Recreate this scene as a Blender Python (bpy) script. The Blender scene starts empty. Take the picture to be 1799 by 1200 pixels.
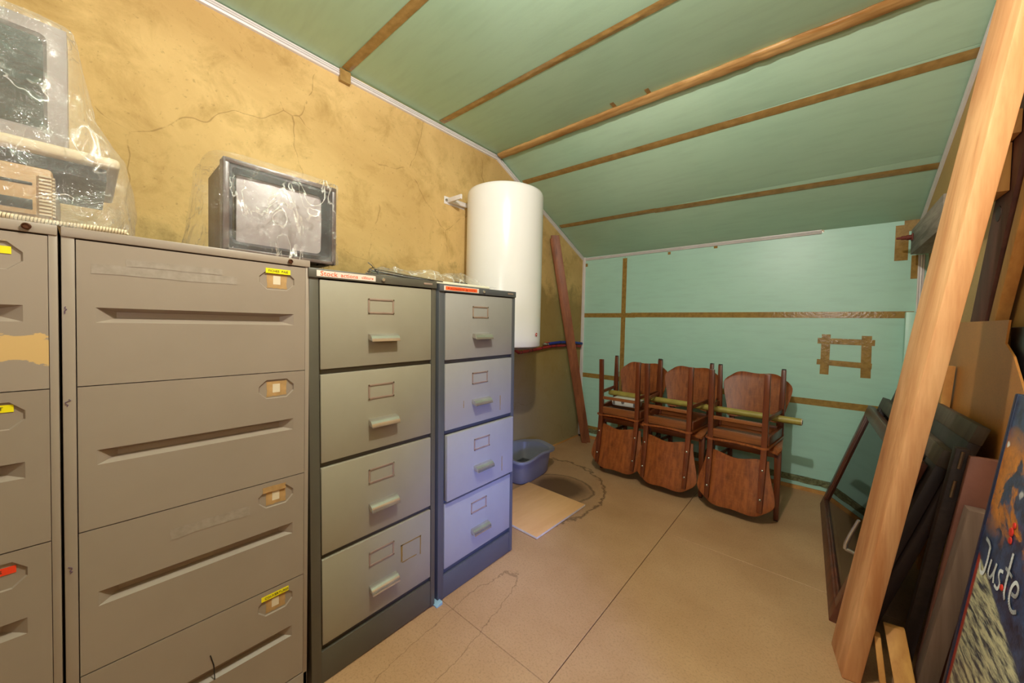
import bpy, bmesh, math, random
from mathutils import Vector, Matrix, noise
random.seed(7)
C = bpy.context.scene.collection
PI = math.pi
def R(d): return math.radians(d)

# ------------------------------------------------------------------ camera
sc = bpy.context.scene
cd = bpy.data.cameras.new('camera'); cam = bpy.data.objects.new('camera', cd); C.objects.link(cam)
yaw, pitch, roll = R(40.4813), R(-1.6101), R(1.3181)
F = Vector((-math.sin(yaw)*math.cos(pitch), math.cos(yaw)*math.cos(pitch), math.sin(pitch)))
Rt = Vector((math.cos(yaw), math.sin(yaw), 0)); U = Rt.cross(F)
r_ = math.cos(roll)*Rt + math.sin(roll)*U; u_ = r_.cross(F)
cam.matrix_world = Matrix(((r_.x, u_.x, -F.x, 0), (r_.y, u_.y, -F.y, 0), (r_.z, u_.z, -F.z, 1.16), (0, 0, 0, 1)))
cd.sensor_fit = 'HORIZONTAL'; cd.sensor_width = 36.0; cd.lens = 636.92/1799*36.0
cd.shift_y = -10.844/1799; cd.clip_start = 0.02; cd.clip_end = 50
sc.camera = cam

# ------------------------------------------------------------------ world, light, exposure
w = bpy.data.worlds.new('world'); sc.world = w; w.use_nodes = True
w.node_tree.nodes['Background'].inputs[0].default_value = (0.75, 0.85, 1.0, 1)
w.node_tree.nodes['Background'].inputs[1].default_value = 0.6
def light(name, kind, loc, energy, col, aim=None, size=None, sy=None, spread=None, radius=None):
    l = bpy.data.lights.new(name, kind); o = bpy.data.objects.new(name, l); C.objects.link(o)
    o.location = loc; l.energy = energy; l.color = col
    if aim is not None: o.rotation_euler = (Vector(aim)-Vector(loc)).to_track_quat('-Z', 'Y').to_euler()
    if kind == 'AREA':
        l.shape = 'RECTANGLE'; l.size = size; l.size_y = sy or size
        if spread: l.spread = R(spread)
    if radius is not None: l.shadow_soft_size = radius
    return o
light('bulb_light', 'POINT', (-0.32, 0.55, 2.29), 70, (1.0, 0.92, 0.83), radius=0.03)
light('added_ceiling_fill', 'AREA', (0.1, -0.75, 1.55), 12, (1.0, 0.95, 0.90), aim=(-0.1, 0.0, 2.45), size=0.35, sy=0.35)  # unseen fill lamp aimed up, added to brighten the ceiling
light('added_front_fill', 'AREA', (0.15, -1.75, 1.25), 2.5, (1.0, 0.95, 0.9), aim=(-0.5, 1.5, 1.2), size=1.1, sy=1.8)  # broad soft fill added behind the camera, no opening modelled there
light('daylight_side', 'AREA', (0.95, 0.35, 0.85), 3.6, (0.22, 0.34, 1.0), aim=(-1.2, 1.42, 0.30), size=0.25, sy=0.35, spread=38)
vs = sc.view_settings
vs.view_transform = 'Standard'; vs.look = 'None'; vs.exposure = 0.18; vs.gamma = 1.0; vs.use_curve_mapping = False
sc.cycles.max_bounces = 8; sc.cycles.transparent_max_bounces = 16; sc.cycles.use_denoising = True
sc.cycles.sample_clamp_indirect = 6.0

# ------------------------------------------------------------------ materials
def srgb(r, g, b):
    f = lambda c: (c/255/12.92) if c/255 <= 0.04045 else ((c/255+0.055)/1.055)**2.4
    return (f(r), f(g), f(b), 1)
class NT:
    def __init__(s, name):
        s.m = bpy.data.materials.new(name); s.m.use_nodes = True; s.t = s.m.node_tree; s.n = s.t.nodes; s.l = s.t.links
        s.b = s.n['Principled BSDF']; s.out = s.n['Material Output']
    def new(s, typ, **k):
        x = s.n.new(typ)
        for a, v in k.items():
            if a.startswith('i_'):
                key = a[2:]; key = int(key) if key.isdigit() else key.replace('_', ' ')
                s.put(x.inputs[key], v)
            else: setattr(x, a, v)
        return x
    def put(s, inp, v):
        if isinstance(v, bpy.types.NodeSocket): s.l.new(v, inp)
        else: inp.default_value = v
    def coords(s, scale=(1, 1, 1), rot=(0, 0, 0), loc=(0, 0, 0)):
        tc = s.new('ShaderNodeTexCoord'); mp = s.new('ShaderNodeMapping')
        s.l.new(tc.outputs['Object'], mp.inputs[0]); mp.inputs['Scale'].default_value = scale
        mp.inputs['Rotation'].default_value = rot; mp.inputs['Location'].default_value = loc
        return mp.outputs[0]
    def noise(s, vec, scale, detail=4, rough=0.5, dist=0.0):
        x = s.new('ShaderNodeTexNoise', i_Vector=vec, i_Scale=scale, i_Detail=detail, i_Roughness=rough, i_Distortion=dist)
        return x.outputs[0]
    def ramp(s, fac, stops):
        x = s.new('ShaderNodeValToRGB'); s.l.new(fac, x.inputs[0]); e = x.color_ramp.elements
        while len(e) < len(stops): e.new(0.5)
        for i, (p, c) in enumerate(stops): e[i].position = p; e[i].color = c if len(c) == 4 else (*c, 1)
        return x.outputs[0]
    def step(s, fac, a, b):
        x = s.new('ShaderNodeMapRange', i_0=fac, i_1=a, i_2=b, i_3=0.0, i_4=1.0); return x.outputs[0]
    def math(s, op, a, b=0.0, clamp=False):
        x = s.new('ShaderNodeMath', operation=op, use_clamp=clamp); s.put(x.inputs[0], a); s.put(x.inputs[1], b); return x.outputs[0]
    def mix(s, fac, a, b, mode='MIX'):
        x = s.new('ShaderNodeMix', data_type='RGBA', blend_type=mode)
        s.put(x.inputs[0], fac); s.put(x.inputs[6], a); s.put(x.inputs[7], b); return x.outputs[2]
    def bump(s, h, strength=0.2, dist=0.01):
        x = s.new('ShaderNodeBump', i_Strength=strength, i_Distance=dist, i_Height=h); s.l.new(x.outputs[0], s.b.inputs['Normal'])
    def fin(s, col, rough=0.5, metal=0.0, spec=0.5):
        s.put(s.b.inputs['Base Color'], col); s.put(s.b.inputs['Roughness'], rough); s.put(s.b.inputs['Metallic'], metal)
        s.b.inputs['Specular IOR Level'].default_value = spec
        return s.m
def paint(name, rgb, rough=0.5, metal=0.0, var=0.12, scale=6.0, fine=0.0, bump=0.0, spec=0.5):
    t = NT(name); v = t.coords(); c = srgb(*rgb)
    n = t.noise(v, scale, 5, 0.6)
    dark = (c[0]*(1-var*2), c[1]*(1-var*2.1), c[2]*(1-var*2.3), 1)
    col = t.mix(t.step(n, 0.35, 0.68), c, dark)
    if fine: col = t.mix(t.math('MULTIPLY', t.step(t.noise(v, 160, 2), 0.5, 0.75), fine), col, (c[0]*.35, c[1]*.35, c[2]*.35, 1))
    if bump: t.bump(t.noise(v, 60, 4), bump, 0.004)
    return t.fin(col, rough, metal, spec)
def wood(name, base, dark, axis='z', rough=0.45, freq=26, stretch=16, knots=False, bump=0.15, var=0.5):
    t = NT(name); s = {'x': (1/stretch, 1, 1), 'y': (1, 1/stretch, 1), 'z': (1, 1, 1/stretch)}[axis]
    v = t.coords(s); n = t.noise(v, freq, 6, 0.62, 0.6); big = t.noise(t.coords(), 3.0, 3)
    col = t.mix(t.math('MULTIPLY', t.step(n, 0.38, 0.66), var*1.6, True), srgb(*base), srgb(*dark))
    col = t.mix(t.math('MULTIPLY', t.step(big, 0.45, 0.75), 0.35), col, srgb(*dark))
    fine = t.noise(v, freq*6, 3)
    col = t.mix(t.math('MULTIPLY', t.step(fine, 0.5, 0.72), 0.25), col, srgb(*dark))
    if knots:
        k = t.new('ShaderNodeTexVoronoi', i_Vector=t.coords((1, 1, 0.45)), i_Scale=3.2)
        col = t.mix(t.math('MULTIPLY', t.step(k.outputs['Distance'], 0.085, 0.03), 0.7), col, srgb(*[c*0.45 for c in dark]))
    t.bump(n, bump, 0.003)
    return t.fin(col, rough)

def m_plaster():
    t = NT('ochre_plaster'); v = t.coords()
    n1 = t.noise(v, 1.6, 6, 0.6, 0.8); n2 = t.noise(v, 6.5, 6, 0.65, 0.4); n3 = t.noise(v, 45, 5, 0.7)
    col = t.mix(t.step(n1, 0.38, 0.66), srgb(224, 190, 128), srgb(202, 166, 106))
    col = t.mix(t.math('MULTIPLY', t.step(n2, 0.50, 0.72), 0.55), col, srgb(158, 124, 62))
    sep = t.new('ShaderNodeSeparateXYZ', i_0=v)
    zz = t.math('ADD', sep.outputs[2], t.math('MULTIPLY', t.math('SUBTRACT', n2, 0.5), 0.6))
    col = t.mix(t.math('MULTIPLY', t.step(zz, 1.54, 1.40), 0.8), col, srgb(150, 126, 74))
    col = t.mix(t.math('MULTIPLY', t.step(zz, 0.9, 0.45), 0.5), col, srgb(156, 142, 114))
    cr = t.new('ShaderNodeTexVoronoi', feature='DISTANCE_TO_EDGE', i_Vector=t.mix(0.12, v, t.new('ShaderNodeTexNoise', i_Vector=v, i_Scale=5.0).outputs[1]), i_Scale=2.1)
    crack = t.math('MULTIPLY', t.step(cr.outputs[0], 0.006, 0.001), t.step(n2, 0.46, 0.56))
    col = t.mix(t.math('MULTIPLY', crack, 0.5), col, srgb(120, 88, 40))
    sp = t.step(n3, 0.60, 0.74); col = t.mix(t.math('MULTIPLY', sp, 0.5), col, srgb(120, 92, 48))
    wh = t.step(t.noise(t.coords((1, 1, 1), loc=(3, 7, 1)), 11, 5, 0.7), 0.70, 0.80); col = t.mix(t.math('MULTIPLY', wh, 0.5), col, srgb(232, 200, 140))
    t.bump(t.math('ADD', t.math('MULTIPLY', n2, 0.7), t.math('MULTIPLY', n3, 0.3)), 0.35, 0.012)
    return t.fin(col, 0.72, 0, 0.3)
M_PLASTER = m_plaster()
def m_foam(name, base, alt):
    t = NT(name); v = t.coords()
    n1 = t.noise(v, 1.3, 3, 0.5); n2 = t.noise(t.coords((1, 6, 6)), 5, 4, 0.6)
    col = t.mix(t.step(n1, 0.35, 0.7), srgb(*base), srgb(*alt))
    col = t.mix(t.math('MULTIPLY', t.step(n2, 0.45, 0.8), 0.18), col, srgb(*[c*0.75 for c in alt]))
    sc_ = t.step(t.noise(t.coords((3, 3, 14)), 7, 4, 0.7), 0.73, 0.79)
    col = t.mix(t.math('MULTIPLY', sc_, 0.3), col, srgb(*[c*0.6 for c in alt]))
    t.bump(t.noise(v, 90, 3), 0.12, 0.002)
    return t.fin(col, 0.36, 0, 0.5)
M_FOAM_C = m_foam('green_foam_ceiling', (184, 218, 192), (172, 210, 184))
M_FOAM_W = m_foam('green_foam_wall', (186, 228, 214), (178, 222, 206))
M_TAPE = paint('brown_tape', (180, 146, 88), 0.22, 0, 0.16, 22, bump=0.3)
M_TAPE_W = paint('brown_tape_wall', (174, 138, 74), 0.16, 0, 0.18, 30, bump=0.35)
M_WHITE = paint('white_plastic_trim', (236, 230, 230), 0.35, 0, 0.04, 9)
M_DARKGAP = paint('dark_gap', (34, 28, 22), 0.8)
def m_chip():
    t = NT('chipboard_floor'); v = t.coords()
    n = t.noise(v, 1.7, 5, 0.6); f = t.noise(v, 130, 3, 0.7); f2 = t.noise(v, 330, 2, 0.6)
    col = t.mix(t.step(n, 0.35, 0.7), srgb(194, 150, 112), srgb(170, 125, 88))
    col = t.mix(t.math('MULTIPLY', t.step(f, 0.5, 0.72), 0.45), col, srgb(118, 86, 54))
    col = t.mix(t.math('MULTIPLY', t.step(f2, 0.58, 0.75), 0.4), col, srgb(206, 176, 136))
    sep = t.new('ShaderNodeSeparateXYZ', i_0=v); X, Y = sep.outputs[0], sep.outputs[1]
    nn = t.math('SUBTRACT', t.noise(v, 5, 5, 0.65), 0.5); nf = t.math('SUBTRACT', t.noise(v, 28, 3, 0.6), 0.5)
    def ell(cx, cy, a, b, sl=0.0, wob=0.35):
        dx = t.math('SUBTRACT', t.math('SUBTRACT', X, cx), t.math('MULTIPLY', t.math('SUBTRACT', Y, cy), sl))
        dx = t.math('DIVIDE', dx, a); dy = t.math('DIVIDE', t.math('SUBTRACT', Y, cy), b)
        d = t.math('SQRT', t.math('ADD', t.math('MULTIPLY', dx, dx), t.math('MULTIPLY', dy, dy)))
        return t.math('ADD', d, t.math('ADD', t.math('MULTIPLY', nn, wob), t.math('MULTIPLY', nf, 0.10)))
    def ring(d, wdt): return t.math('SUBTRACT', 1.0, t.math('DIVIDE', t.math('ABSOLUTE', t.math('SUBTRACT', d, 1.0)), wdt), True)
    d1 = ell(-1.62, 2.10, 0.57, 0.56)
    col = t.mix(t.math('MULTIPLY', t.step(d1, 1.05, 0.9), 0.28), col, srgb(128, 98, 74))
    col = t.mix(t.math('MULTIPLY', ring(d1, 0.03), 0.75), col, srgb(70, 46, 30))
    d2 = ell(-1.40, 2.20, 0.24, 0.21)
    col = t.mix(t.math('MULTIPLY', t.step(d2, 1.05, 0.6), 0.85), col, srgb(74, 46, 28))
    col = t.mix(t.math('MULTIPLY', ring(d2, 0.07), 0.6), col, srgb(40, 26, 18))
    d3 = ell(-1.00, 0.80, 0.085, 0.55, -0.12, 0.9)
    col = t.mix(t.math('MULTIPLY', ring(d3, 0.03), 0.55), col, srgb(92, 60, 36))
    sp = t.new('ShaderNodeTexVoronoi', i_Vector=v, i_Scale=2.6)
    col = t.mix(t.math('MULTIPLY', t.step(sp.outputs['Distance'], 0.028, 0.014), 0.7), col, srgb(60, 42, 30))
    scr = t.step(t.noise(t.coords((9, 0.5, 1), (0, 0, 0.12)), 9, 3, 0.6), 0.68, 0.78)
    col = t.mix(t.math('MULTIPLY', scr, 0.22), col, srgb(104, 74, 48))
    t.bump(f, 0.15, 0.002)
    return t.fin(col, 0.5, 0, 0.4)
M_CHIP = m_chip()
M_CAB_L = paint('beige_steel', (153, 136, 123), 0.42, 0, 0.05, 3, bump=0.03)
M_CAB_L2 = paint('beige_steel_recess', (172, 158, 140), 0.35, 0, 0.03, 3)
def m_chipped():
    t = NT('chipped_beige_steel'); v = t.coords()
    n = t.noise(t.coords((1, 1.2, 3)), 7, 6, 0.62, 0.4); sep = t.new('ShaderNodeSeparateXYZ', i_0=v)
    band = t.math('SUBTRACT', 1.0, t.math('DIVIDE', t.math('ABSOLUTE', t.math('SUBTRACT', sep.outputs[2], 0.085)), 0.05), True)
    band = t.math('MULTIPLY', band, t.step(sep.outputs[1], 0.12, 0.35))
    msk = t.step(t.math('ADD', t.math('MULTIPLY', band, 0.8), t.math('MULTIPLY', t.math('SUBTRACT', n, 0.5), 2.2)), 0.40, 0.43)
    col = t.mix(msk, srgb(153, 136, 123), srgb(206, 168, 112))
    return t.fin(col, 0.45)
M_CHIPPED = m_chipped()
M_CAB_F = paint('olive_grey_frame', (88, 82, 72), 0.4, 0, 0.05, 4, bump=0.03)
M_CAB_D = paint('olive_grey_drawer', (154, 144, 127), 0.42, 0, 0.06, 3, bump=0.03)
M_CAB_F3 = paint('slate_grey_frame', (84, 84, 88), 0.4, 0, 0.05, 4)
M_CAB_D3 = paint('light_grey_drawer', (154, 149, 146), 0.42, 0, 0.06, 3, bump=0.03)
M_CHROME = paint('worn_chrome', (214, 210, 200), 0.27, 0.85, 0.08, 12)
M_COPPERY = paint('tarnished_metal', (168, 142, 128), 0.35, 0.3, 0.1, 18)
M_BROWNTAG = paint('brown_card', (190, 148, 96), 0.7, 0, 0.16, 30)
M_PALETAG = paint('pale_card', (222, 204, 178), 0.7, 0, 0.06, 25)
M_YELLOW = paint('yellow_label', (244, 226, 20), 0.4, 0, 0.02)
M_REDL = paint('red_label', (240, 66, 34), 0.4, 0, 0.02)
M_INK = paint('dark_ink', (60, 52, 30), 0.6)
M_ORANGE = paint('orange_marker', (244, 98, 44), 0.6, 0, 0.05)
M_REDT = paint('red_marker', (172, 38, 16), 0.6)
M_LABELW = paint('whitish_label', (226, 208, 196), 0.5, 0, 0.05)
M_GLUE = paint('glue_residue', (150, 118, 56), 0.5)
M_FAINT = paint('faint_glue', (158, 142, 130), 0.6, 0, 0.1, 60)
M_PURPLE = paint('purple_pen', (96, 66, 104), 0.6)
M_LOCKD = paint('rusty_lock', (92, 52, 30), 0.4, 0.5)
M_TVB = paint('tv_brown', (92, 74, 70), 0.35, 0, 0.12, 8)
M_TVD = paint('tv_dark', (52, 50, 56), 0.3)
M_TVWOOD = wood('tv_wood_side', (112, 84, 46), (70, 50, 28), 'z', 0.4)
M_SCREEN = paint('crt_screen', (168, 156, 156), 0.45, 0, 0.05, 2)
M_BEIGE = paint('computer_beige', (212, 192, 160), 0.5, 0, 0.05, 5)
M_BEIGE2 = paint('computer_tan', (186, 146, 98), 0.5, 0, 0.06, 5)
M_MONB = paint('monitor_bezel', (150, 136, 132), 0.45)
M_SCR2 = paint('dark_screen', (66, 72, 68), 0.12, 0, 0.35, 4)
M_BLACK = paint('black_plastic', (26, 24, 26), 0.4)
M_TANK = paint('white_enamel', (244, 242, 242), 0.22, 0, 0.01)
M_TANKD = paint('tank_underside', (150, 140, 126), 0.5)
M_RED = paint('red_foam', (176, 40, 40), 0.6)
M_BLUE = paint('blue_foam', (36, 58, 168), 0.5)
M_REDP = paint('red_paint', (206, 44, 34), 0.4)
M_TUB = paint('grey_blue_plastic', (124, 124, 132), 0.35, 0, 0.04)
M_PLY = wood('birch_plywood', (230, 176, 120), (210, 150, 94), 'y', 0.5, 8, 6, bump=0.05, var=0.3)
M_PLYE = paint('plywood_edge', (224, 206, 184), 0.6, 0, 0.1, 30)
M_PLANK = wood('red_brown_plank', (164, 100, 66), (112, 62, 40), 'z', 0.5, 14, 14, knots=True)
M_CHAIR = wood('varnished_beech', (122, 60, 30), (72, 34, 18), 'z', 0.3, 30, 12)
M_CHAIRX = wood('varnished_beech_rail', (150, 88, 46), (98, 52, 26), 'x', 0.3, 30, 12)
def m_oakpanel():
    t = NT('varnished_oak_veneer'); v = t.coords((1, 1, 1/14)); n = t.noise(v, 55, 5, 0.6, 0.3)
    fl = t.noise(t.coords((1.2, 1, 5.0), (0, R(14), 0)), 11, 4, 0.7, 1.2)
    col = t.mix(t.step(n, 0.35, 0.7), srgb(164, 90, 44), srgb(116, 58, 28))
    col = t.mix(t.math('MULTIPLY', t.step(fl, 0.56, 0.64), 0.14), col, srgb(196, 130, 80))
    col = t.mix(t.math('MULTIPLY', t.step(t.noise(t.coords(), 3, 2), 0.55, 0.8), 0.4), col, srgb(104, 54, 28))
    t.bump(n, 0.08, 0.002)
    return t.fin(col, 0.30)
M_OAK = m_oakpanel()
M_SEATD = wood('worn_seat_underside', (112, 84, 66), (72, 50, 38), 'x', 0.6, 20, 10)
M_STEEL = paint('screw_steel', (180, 176, 166), 0.25, 0.9)
M_TUBE = paint('olive_yellow_tube', (170, 152, 72), 0.4, 0, 0.12, 16, bump=0.1)
M_TUBEE = paint('tube_end_card', (224, 200, 178), 0.7)
M_BOXW = paint('white_plastic_box', (240, 236, 232), 0.4, 0, 0.03)
M_GREY = paint('grey_plastic', (120, 116, 116), 0.4)
M_POST = wood('fresh_pine', (242, 186, 134), (200, 130, 80), 'z', 0.6, 14, 16, knots=True, bump=0.4, var=0.6)
M_PINE = wood('orange_pine', (216, 156, 84), (176, 112, 52), 'z', 0.6, 12, 10, knots=True)
M_PINEY = wood('pine_along', (214, 158, 90), (180, 118, 58), 'y', 0.6, 12, 10)
M_BATTEN = wood('tape_covered_batten', (206, 166, 108), (156, 112, 58), 'x', 0.5, 16, 7, var=0.7)
M_OLDW = wood('grey_weathered_timber', (172, 160, 150), (112, 102, 96), 'y', 0.8, 16, 12, bump=0.4, var=0.7)
M_DARKP = wood('dark_red_timber', (112, 66, 52), (70, 38, 30), 'z', 0.7, 16, 12, knots=True, bump=0.4)
M_HARD = paint('hardboard', (204, 134, 64), 0.45, 0, 0.12, 3, fine=0.25)
M_HARDW = paint('hardboard_wall', (206, 166, 104), 0.55, 0, 0.1, 2, fine=0.2)
M_MAHO = wood('mahogany_frame', (110, 58, 40), (66, 34, 26), 'y', 0.35, 24, 14)
M_DKFR = wood('dark_frame', (60, 44, 42), (34, 24, 24), 'y', 0.55, 24, 14)
M_DKFR2 = wood('grey_brown_frame', (96, 82, 68), (62, 52, 44), 'y', 0.6, 24, 14)
M_REDB = paint('red_brown_board', (126, 76, 60), 0.55, 0, 0.12, 6, bump=0.2)
M_GRYB = wood('dusty_plank', (132, 104, 88), (88, 64, 52), 'z', 0.8, 14, 12)
M_RUST = paint('red_rust', (132, 62, 50), 0.6, 0.2, 0.2, 30)
M_DAMAGED = paint('torn_foam_edge', (140, 142, 104), 0.9, 0, 0.3, 60, fine=0.6, bump=1.0)
M_CREAM = paint('cream_lid', (226, 218, 196), 0.4, 0, 0.03)
def m_film(name, haze=0.10, gl=0.22):
    t = NT(name); v = t.coords(); n = t.noise(t.coords((1, 1, 1)), 14, 5, 0.6, 1.8)
    bp = t.new('ShaderNodeBump', i_Strength=0.9, i_Distance=0.02, i_Height=n)
    lw = t.new('ShaderNodeLayerWeight', i_0=0.35); t.l.new(bp.outputs[0], lw.inputs[1])
    tr = t.new('ShaderNodeBsdfTransparent'); gs = t.new('ShaderNodeBsdfGlossy', i_Roughness=0.09, i_Color=(1, 1, 1, 1)); t.l.new(bp.outputs[0], gs.inputs['Normal'])
    df = t.new('ShaderNodeBsdfDiffuse', i_Color=(0.9, 0.86, 0.82, 1))
    a = t.new('ShaderNodeMixShader'); t.put(a.inputs[0], haze); t.l.new(tr.outputs[0], a.inputs[1]); t.l.new(df.outputs[0], a.inputs[2])
    cn = t.noise(t.coords((1, 1, .55), (0.5, 0.3, 0)), 9, 3, 0.55, 1.4); cr = t.step(t.math('ABSOLUTE', t.math('SUBTRACT', cn, 0.5)), 0.016, 0.0)
    cr = t.math('MULTIPLY', cr, t.step(t.noise(t.coords(), 7, 2), 0.46, 0.58))
    hz = t.math('ADD', t.math('MULTIPLY', cr, 0.5), haze, True); t.put(a.inputs[0], hz)  # highlight streaks along creases painted in as white diffuse and extra gloss
    b = t.new('ShaderNodeMixShader'); t.put(b.inputs[0], t.math('ADD', t.math('ADD', t.math('MULTIPLY', lw.outputs[0], gl*1.3), gl*0.4), t.math('MULTIPLY', cr, 0.35), True))
    t.l.new(a.outputs[0], b.inputs[1]); t.l.new(gs.outputs[0], b.inputs[2]); t.l.new(b.outputs[0], t.out.inputs[0])
    return t.m
M_FILM = m_film('clear_plastic_film', 0.035, 0.10); M_FILM2 = m_film('milky_plastic_film', 0.10, 0.13)
def m_glass():
    t = NT('window_glass'); lw = t.new('ShaderNodeFresnel', i_0=1.5)
    tr = t.new('ShaderNodeBsdfTransparent', i_0=(0.93, 0.97, 0.95, 1)); gs = t.new('ShaderNodeBsdfGlossy', i_Roughness=0.02)
    b = t.new('ShaderNodeMixShader'); t.put(b.inputs[0], lw.outputs[0]); t.l.new(tr.outputs[0], b.inputs[1]); t.l.new(gs.outputs[0], b.inputs[2]); t.l.new(b.outputs[0], t.out.inputs[0])
    return t.m
M_GLASS = m_glass()
def m_painting():
    t = NT('abstract_painting'); v = t.coords(); sep = t.new('ShaderNodeSeparateXYZ', i_0=v); u, h = sep.outputs[0], sep.outputs[1]
    n = t.noise(v, 9, 6, 0.7, 0.6); n2 = t.noise(t.coords((1, 1, 1), loc=(5, 2, 0)), 26, 5, 0.75); sm = t.noise(t.coords((1, 5, 1), (0, 0, R(-35))), 14, 5, 0.7)
    navy = t.mix(t.step(n2, 0.4, 0.7), srgb(24, 34, 60), srgb(58, 84, 128))
    # orange patches in the upper half, left dark
    om = t.math('MULTIPLY', t.step(n, 0.47, 0.53), t.math('MULTIPLY', t.step(h, 0.70, 0.76), t.step(h, 0.98, 0.90)))
    col = t.mix(om, navy, t.mix(t.step(n2, 0.4, 0.65), srgb(206, 124, 40), srgb(150, 84, 34)))
    # lower textured pale field under a falling diagonal
    dg = t.math('ADD', h, t.math('MULTIPLY', u, 0.35))
    pale = t.mix(t.step(sm, 0.42, 0.6), srgb(214, 208, 170), srgb(52, 66, 84))
    low = t.math('MULTIPLY', t.step(dg, 0.655, 0.645), t.step(t.math('ADD', u, t.math('MULTIPLY', t.math('SUBTRACT', n2, 0.5), 0.02)), 0.022, 0.028))
    col = t.mix(low, col, pale)
    rd = t.math('MULTIPLY', t.step(dg, 0.655, 0.645), t.math('MULTIPLY', t.step(u, 0.012, 0.016), t.step(u, 0.034, 0.026)))
    col = t.mix(rd, col, srgb(170, 52, 34))
    wsp = t.math('MULTIPLY', t.step(t.noise(v, 17, 2), 0.68, 0.72), t.step(h, 0.8, 0.86))
    col = t.mix(wsp, col, srgb(220, 216, 214))
    t.bump(n2, 0.4, 0.004)
    return t.fin(col, 0.35)
M_PAINT = m_painting()

# ------------------------------------------------------------------ mesh helpers
class MB:
    def __init__(s): s.v = []; s.f = []; s.sm = False
    def add(s, vs_, fs):
        k = len(s.v); s.v += [tuple(x) for x in vs_]; s.f += [tuple(i+k for i in f) for f in fs]; return s
    def box(s, x0, x1, y0, y1, z0, z1, M=None):
        V = [Vector((x, y, z)) for x in (x0, x1) for y in (y0, y1) for z in (z0, z1)]
        if M: V = [M @ p for p in V]
        return s.add(V, [(0, 1, 3, 2), (4, 6, 7, 5), (0, 4, 5, 1), (2, 3, 7, 6), (0, 2, 6, 4), (1, 5, 7, 3)])
    def hexa(s, a, b):      # two quads (4 points each, same winding) -> closed solid
        return s.add(list(a)+list(b), [(3, 2, 1, 0), (4, 5, 6, 7), (0, 1, 5, 4), (1, 2, 6, 5), (2, 3, 7, 6), (3, 0, 4, 7)])
    def prism(s, poly, vec):
        n = len(poly); vec = Vector(vec); P = [Vector(p) for p in poly]
        return s.add(P+[p+vec for p in P], [tuple(range(n))[::-1], tuple(range(n, 2*n))]+[(i, (i+1) % n, (i+1) % n+n, i+n) for i in range(n)])
    def tube(s, path, rad, seg=10, cap=True):
        P = [Vector(p) for p in path]; n = len(P); rad = rad if isinstance(rad, (list, tuple)) else [rad]*n
        V = []; up = None
        for i, p in enumerate(P):
            d = (P[min(i+1, n-1)]-P[max(i-1, 0)]).normalized()
            if up is None: up = d.orthogonal().normalized()
            up = (up-d*up.dot(d)).normalized(); q = d.cross(up)
            V += [p+(up*math.cos(2*PI*k/seg)+q*math.sin(2*PI*k/seg))*rad[i] for k in range(seg)]
        Fs = [(i*seg+k, i*seg+(k+1) % seg, (i+1)*seg+(k+1) % seg, (i+1)*seg+k) for i in range(n-1) for k in range(seg)]
        if cap: Fs += [tuple(range(seg))[::-1], tuple(range((n-1)*seg, n*seg))]
        return s.add(V, Fs)
    def lathe(s, prof, c=(0, 0, 0), seg=48, ax='z'):
        c = Vector(c); V = []
        for (r, z) in prof:
            for k in range(seg):
                a = 2*PI*k/seg; p = (r*math.cos(a), r*math.sin(a), z)
                if ax == 'x': p = (z, p[0], p[1])
                if ax == 'y': p = (p[0], z, p[1])
                V.append(c+Vector(p))
        n = len(prof)
        Fs = [(i*seg+k, i*seg+(k+1) % seg, (i+1)*seg+(k+1) % seg, (i+1)*seg+k) for i in range(n-1) for k in range(seg)]
        Fs += [tuple(range(seg))[::-1], tuple(range((n-1)*seg, n*seg))]
        return s.add(V, Fs)
    def sweep(s, path, sects):   # path points + list of sections (list of points offsets as Vectors)
        k = len(sects[0]); V = [Vector(p)+Vector(o) for p, se in zip(path, sects) for o in se]; n = len(path)
        Fs = [(i*k+j, i*k+(j+1) % k, (i+1)*k+(j+1) % k, (i+1)*k+j) for i in range(n-1) for j in range(k)]
        Fs += [tuple(range(k))[::-1], tuple(range((n-1)*k, n*k))]
        return s.add(V, Fs)
    def grid(s, fn, nu, nv, closed_u=False):
        V = [fn(i/(nu if closed_u else nu-1), j/(nv-1)) for j in range(nv) for i in range(nu)]
        Fs = []
        for j in range(nv-1):
            for i in range(nu if closed_u else nu-1):
                a = j*nu+i; b = j*nu+(i+1) % nu; Fs.append((a, b, b+nu, a+nu))
        return s.add(V, Fs)
    def mesh(s, name, bevel=0.0, smooth=None, seg=2):
        me = bpy.data.meshes.new(name); me.from_pydata(s.v, [], s.f); me.validate()
        bm = bmesh.new(); bm.from_mesh(me)
        bmesh.ops.recalc_face_normals(bm, faces=bm.faces)
        if bevel:
            es = [e for e in bm.edges if len(e.link_faces) == 2 and e.calc_face_angle(0) > 0.5]
            bmesh.ops.bevel(bm, geom=es, offset=bevel, segments=seg, profile=0.5, affect='EDGES', clamp_overlap=True)
        bm.to_mesh(me); bm.free()
        if smooth is not None or bevel:
            me.shade_smooth(); me.set_sharp_from_angle(angle=R(smooth if smooth is not None else 35))
        return me
def link(name, me, mat=None, parent=None, mods=None):
    o = bpy.data.objects.new(name, me); C.objects.link(o)
    if mat is not None: me.materials.clear(); me.materials.append(mat)
    if parent is not None: o.parent = parent
    return o
def obj(name, mb, mat, parent=None, bevel=0.0, smooth=None, seg=2): return link(name, mb.mesh(name, bevel, smooth, seg), mat, parent)
def tag(o, label, cat, group=None):
    o['label'] = label; o['category'] = cat
    if group: o['group'] = group
    return o
def thing(name, loc, label, cat, group=None, rotz=0.0, M=None):
    o = bpy.data.objects.new(name, None); C.objects.link(o); o.empty_display_size = 0.1
    if M is not None: o.matrix_world = M
    else: o.location = loc; o.rotation_euler = (0, 0, rotz)
    return tag(o, label, cat, group)
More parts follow.
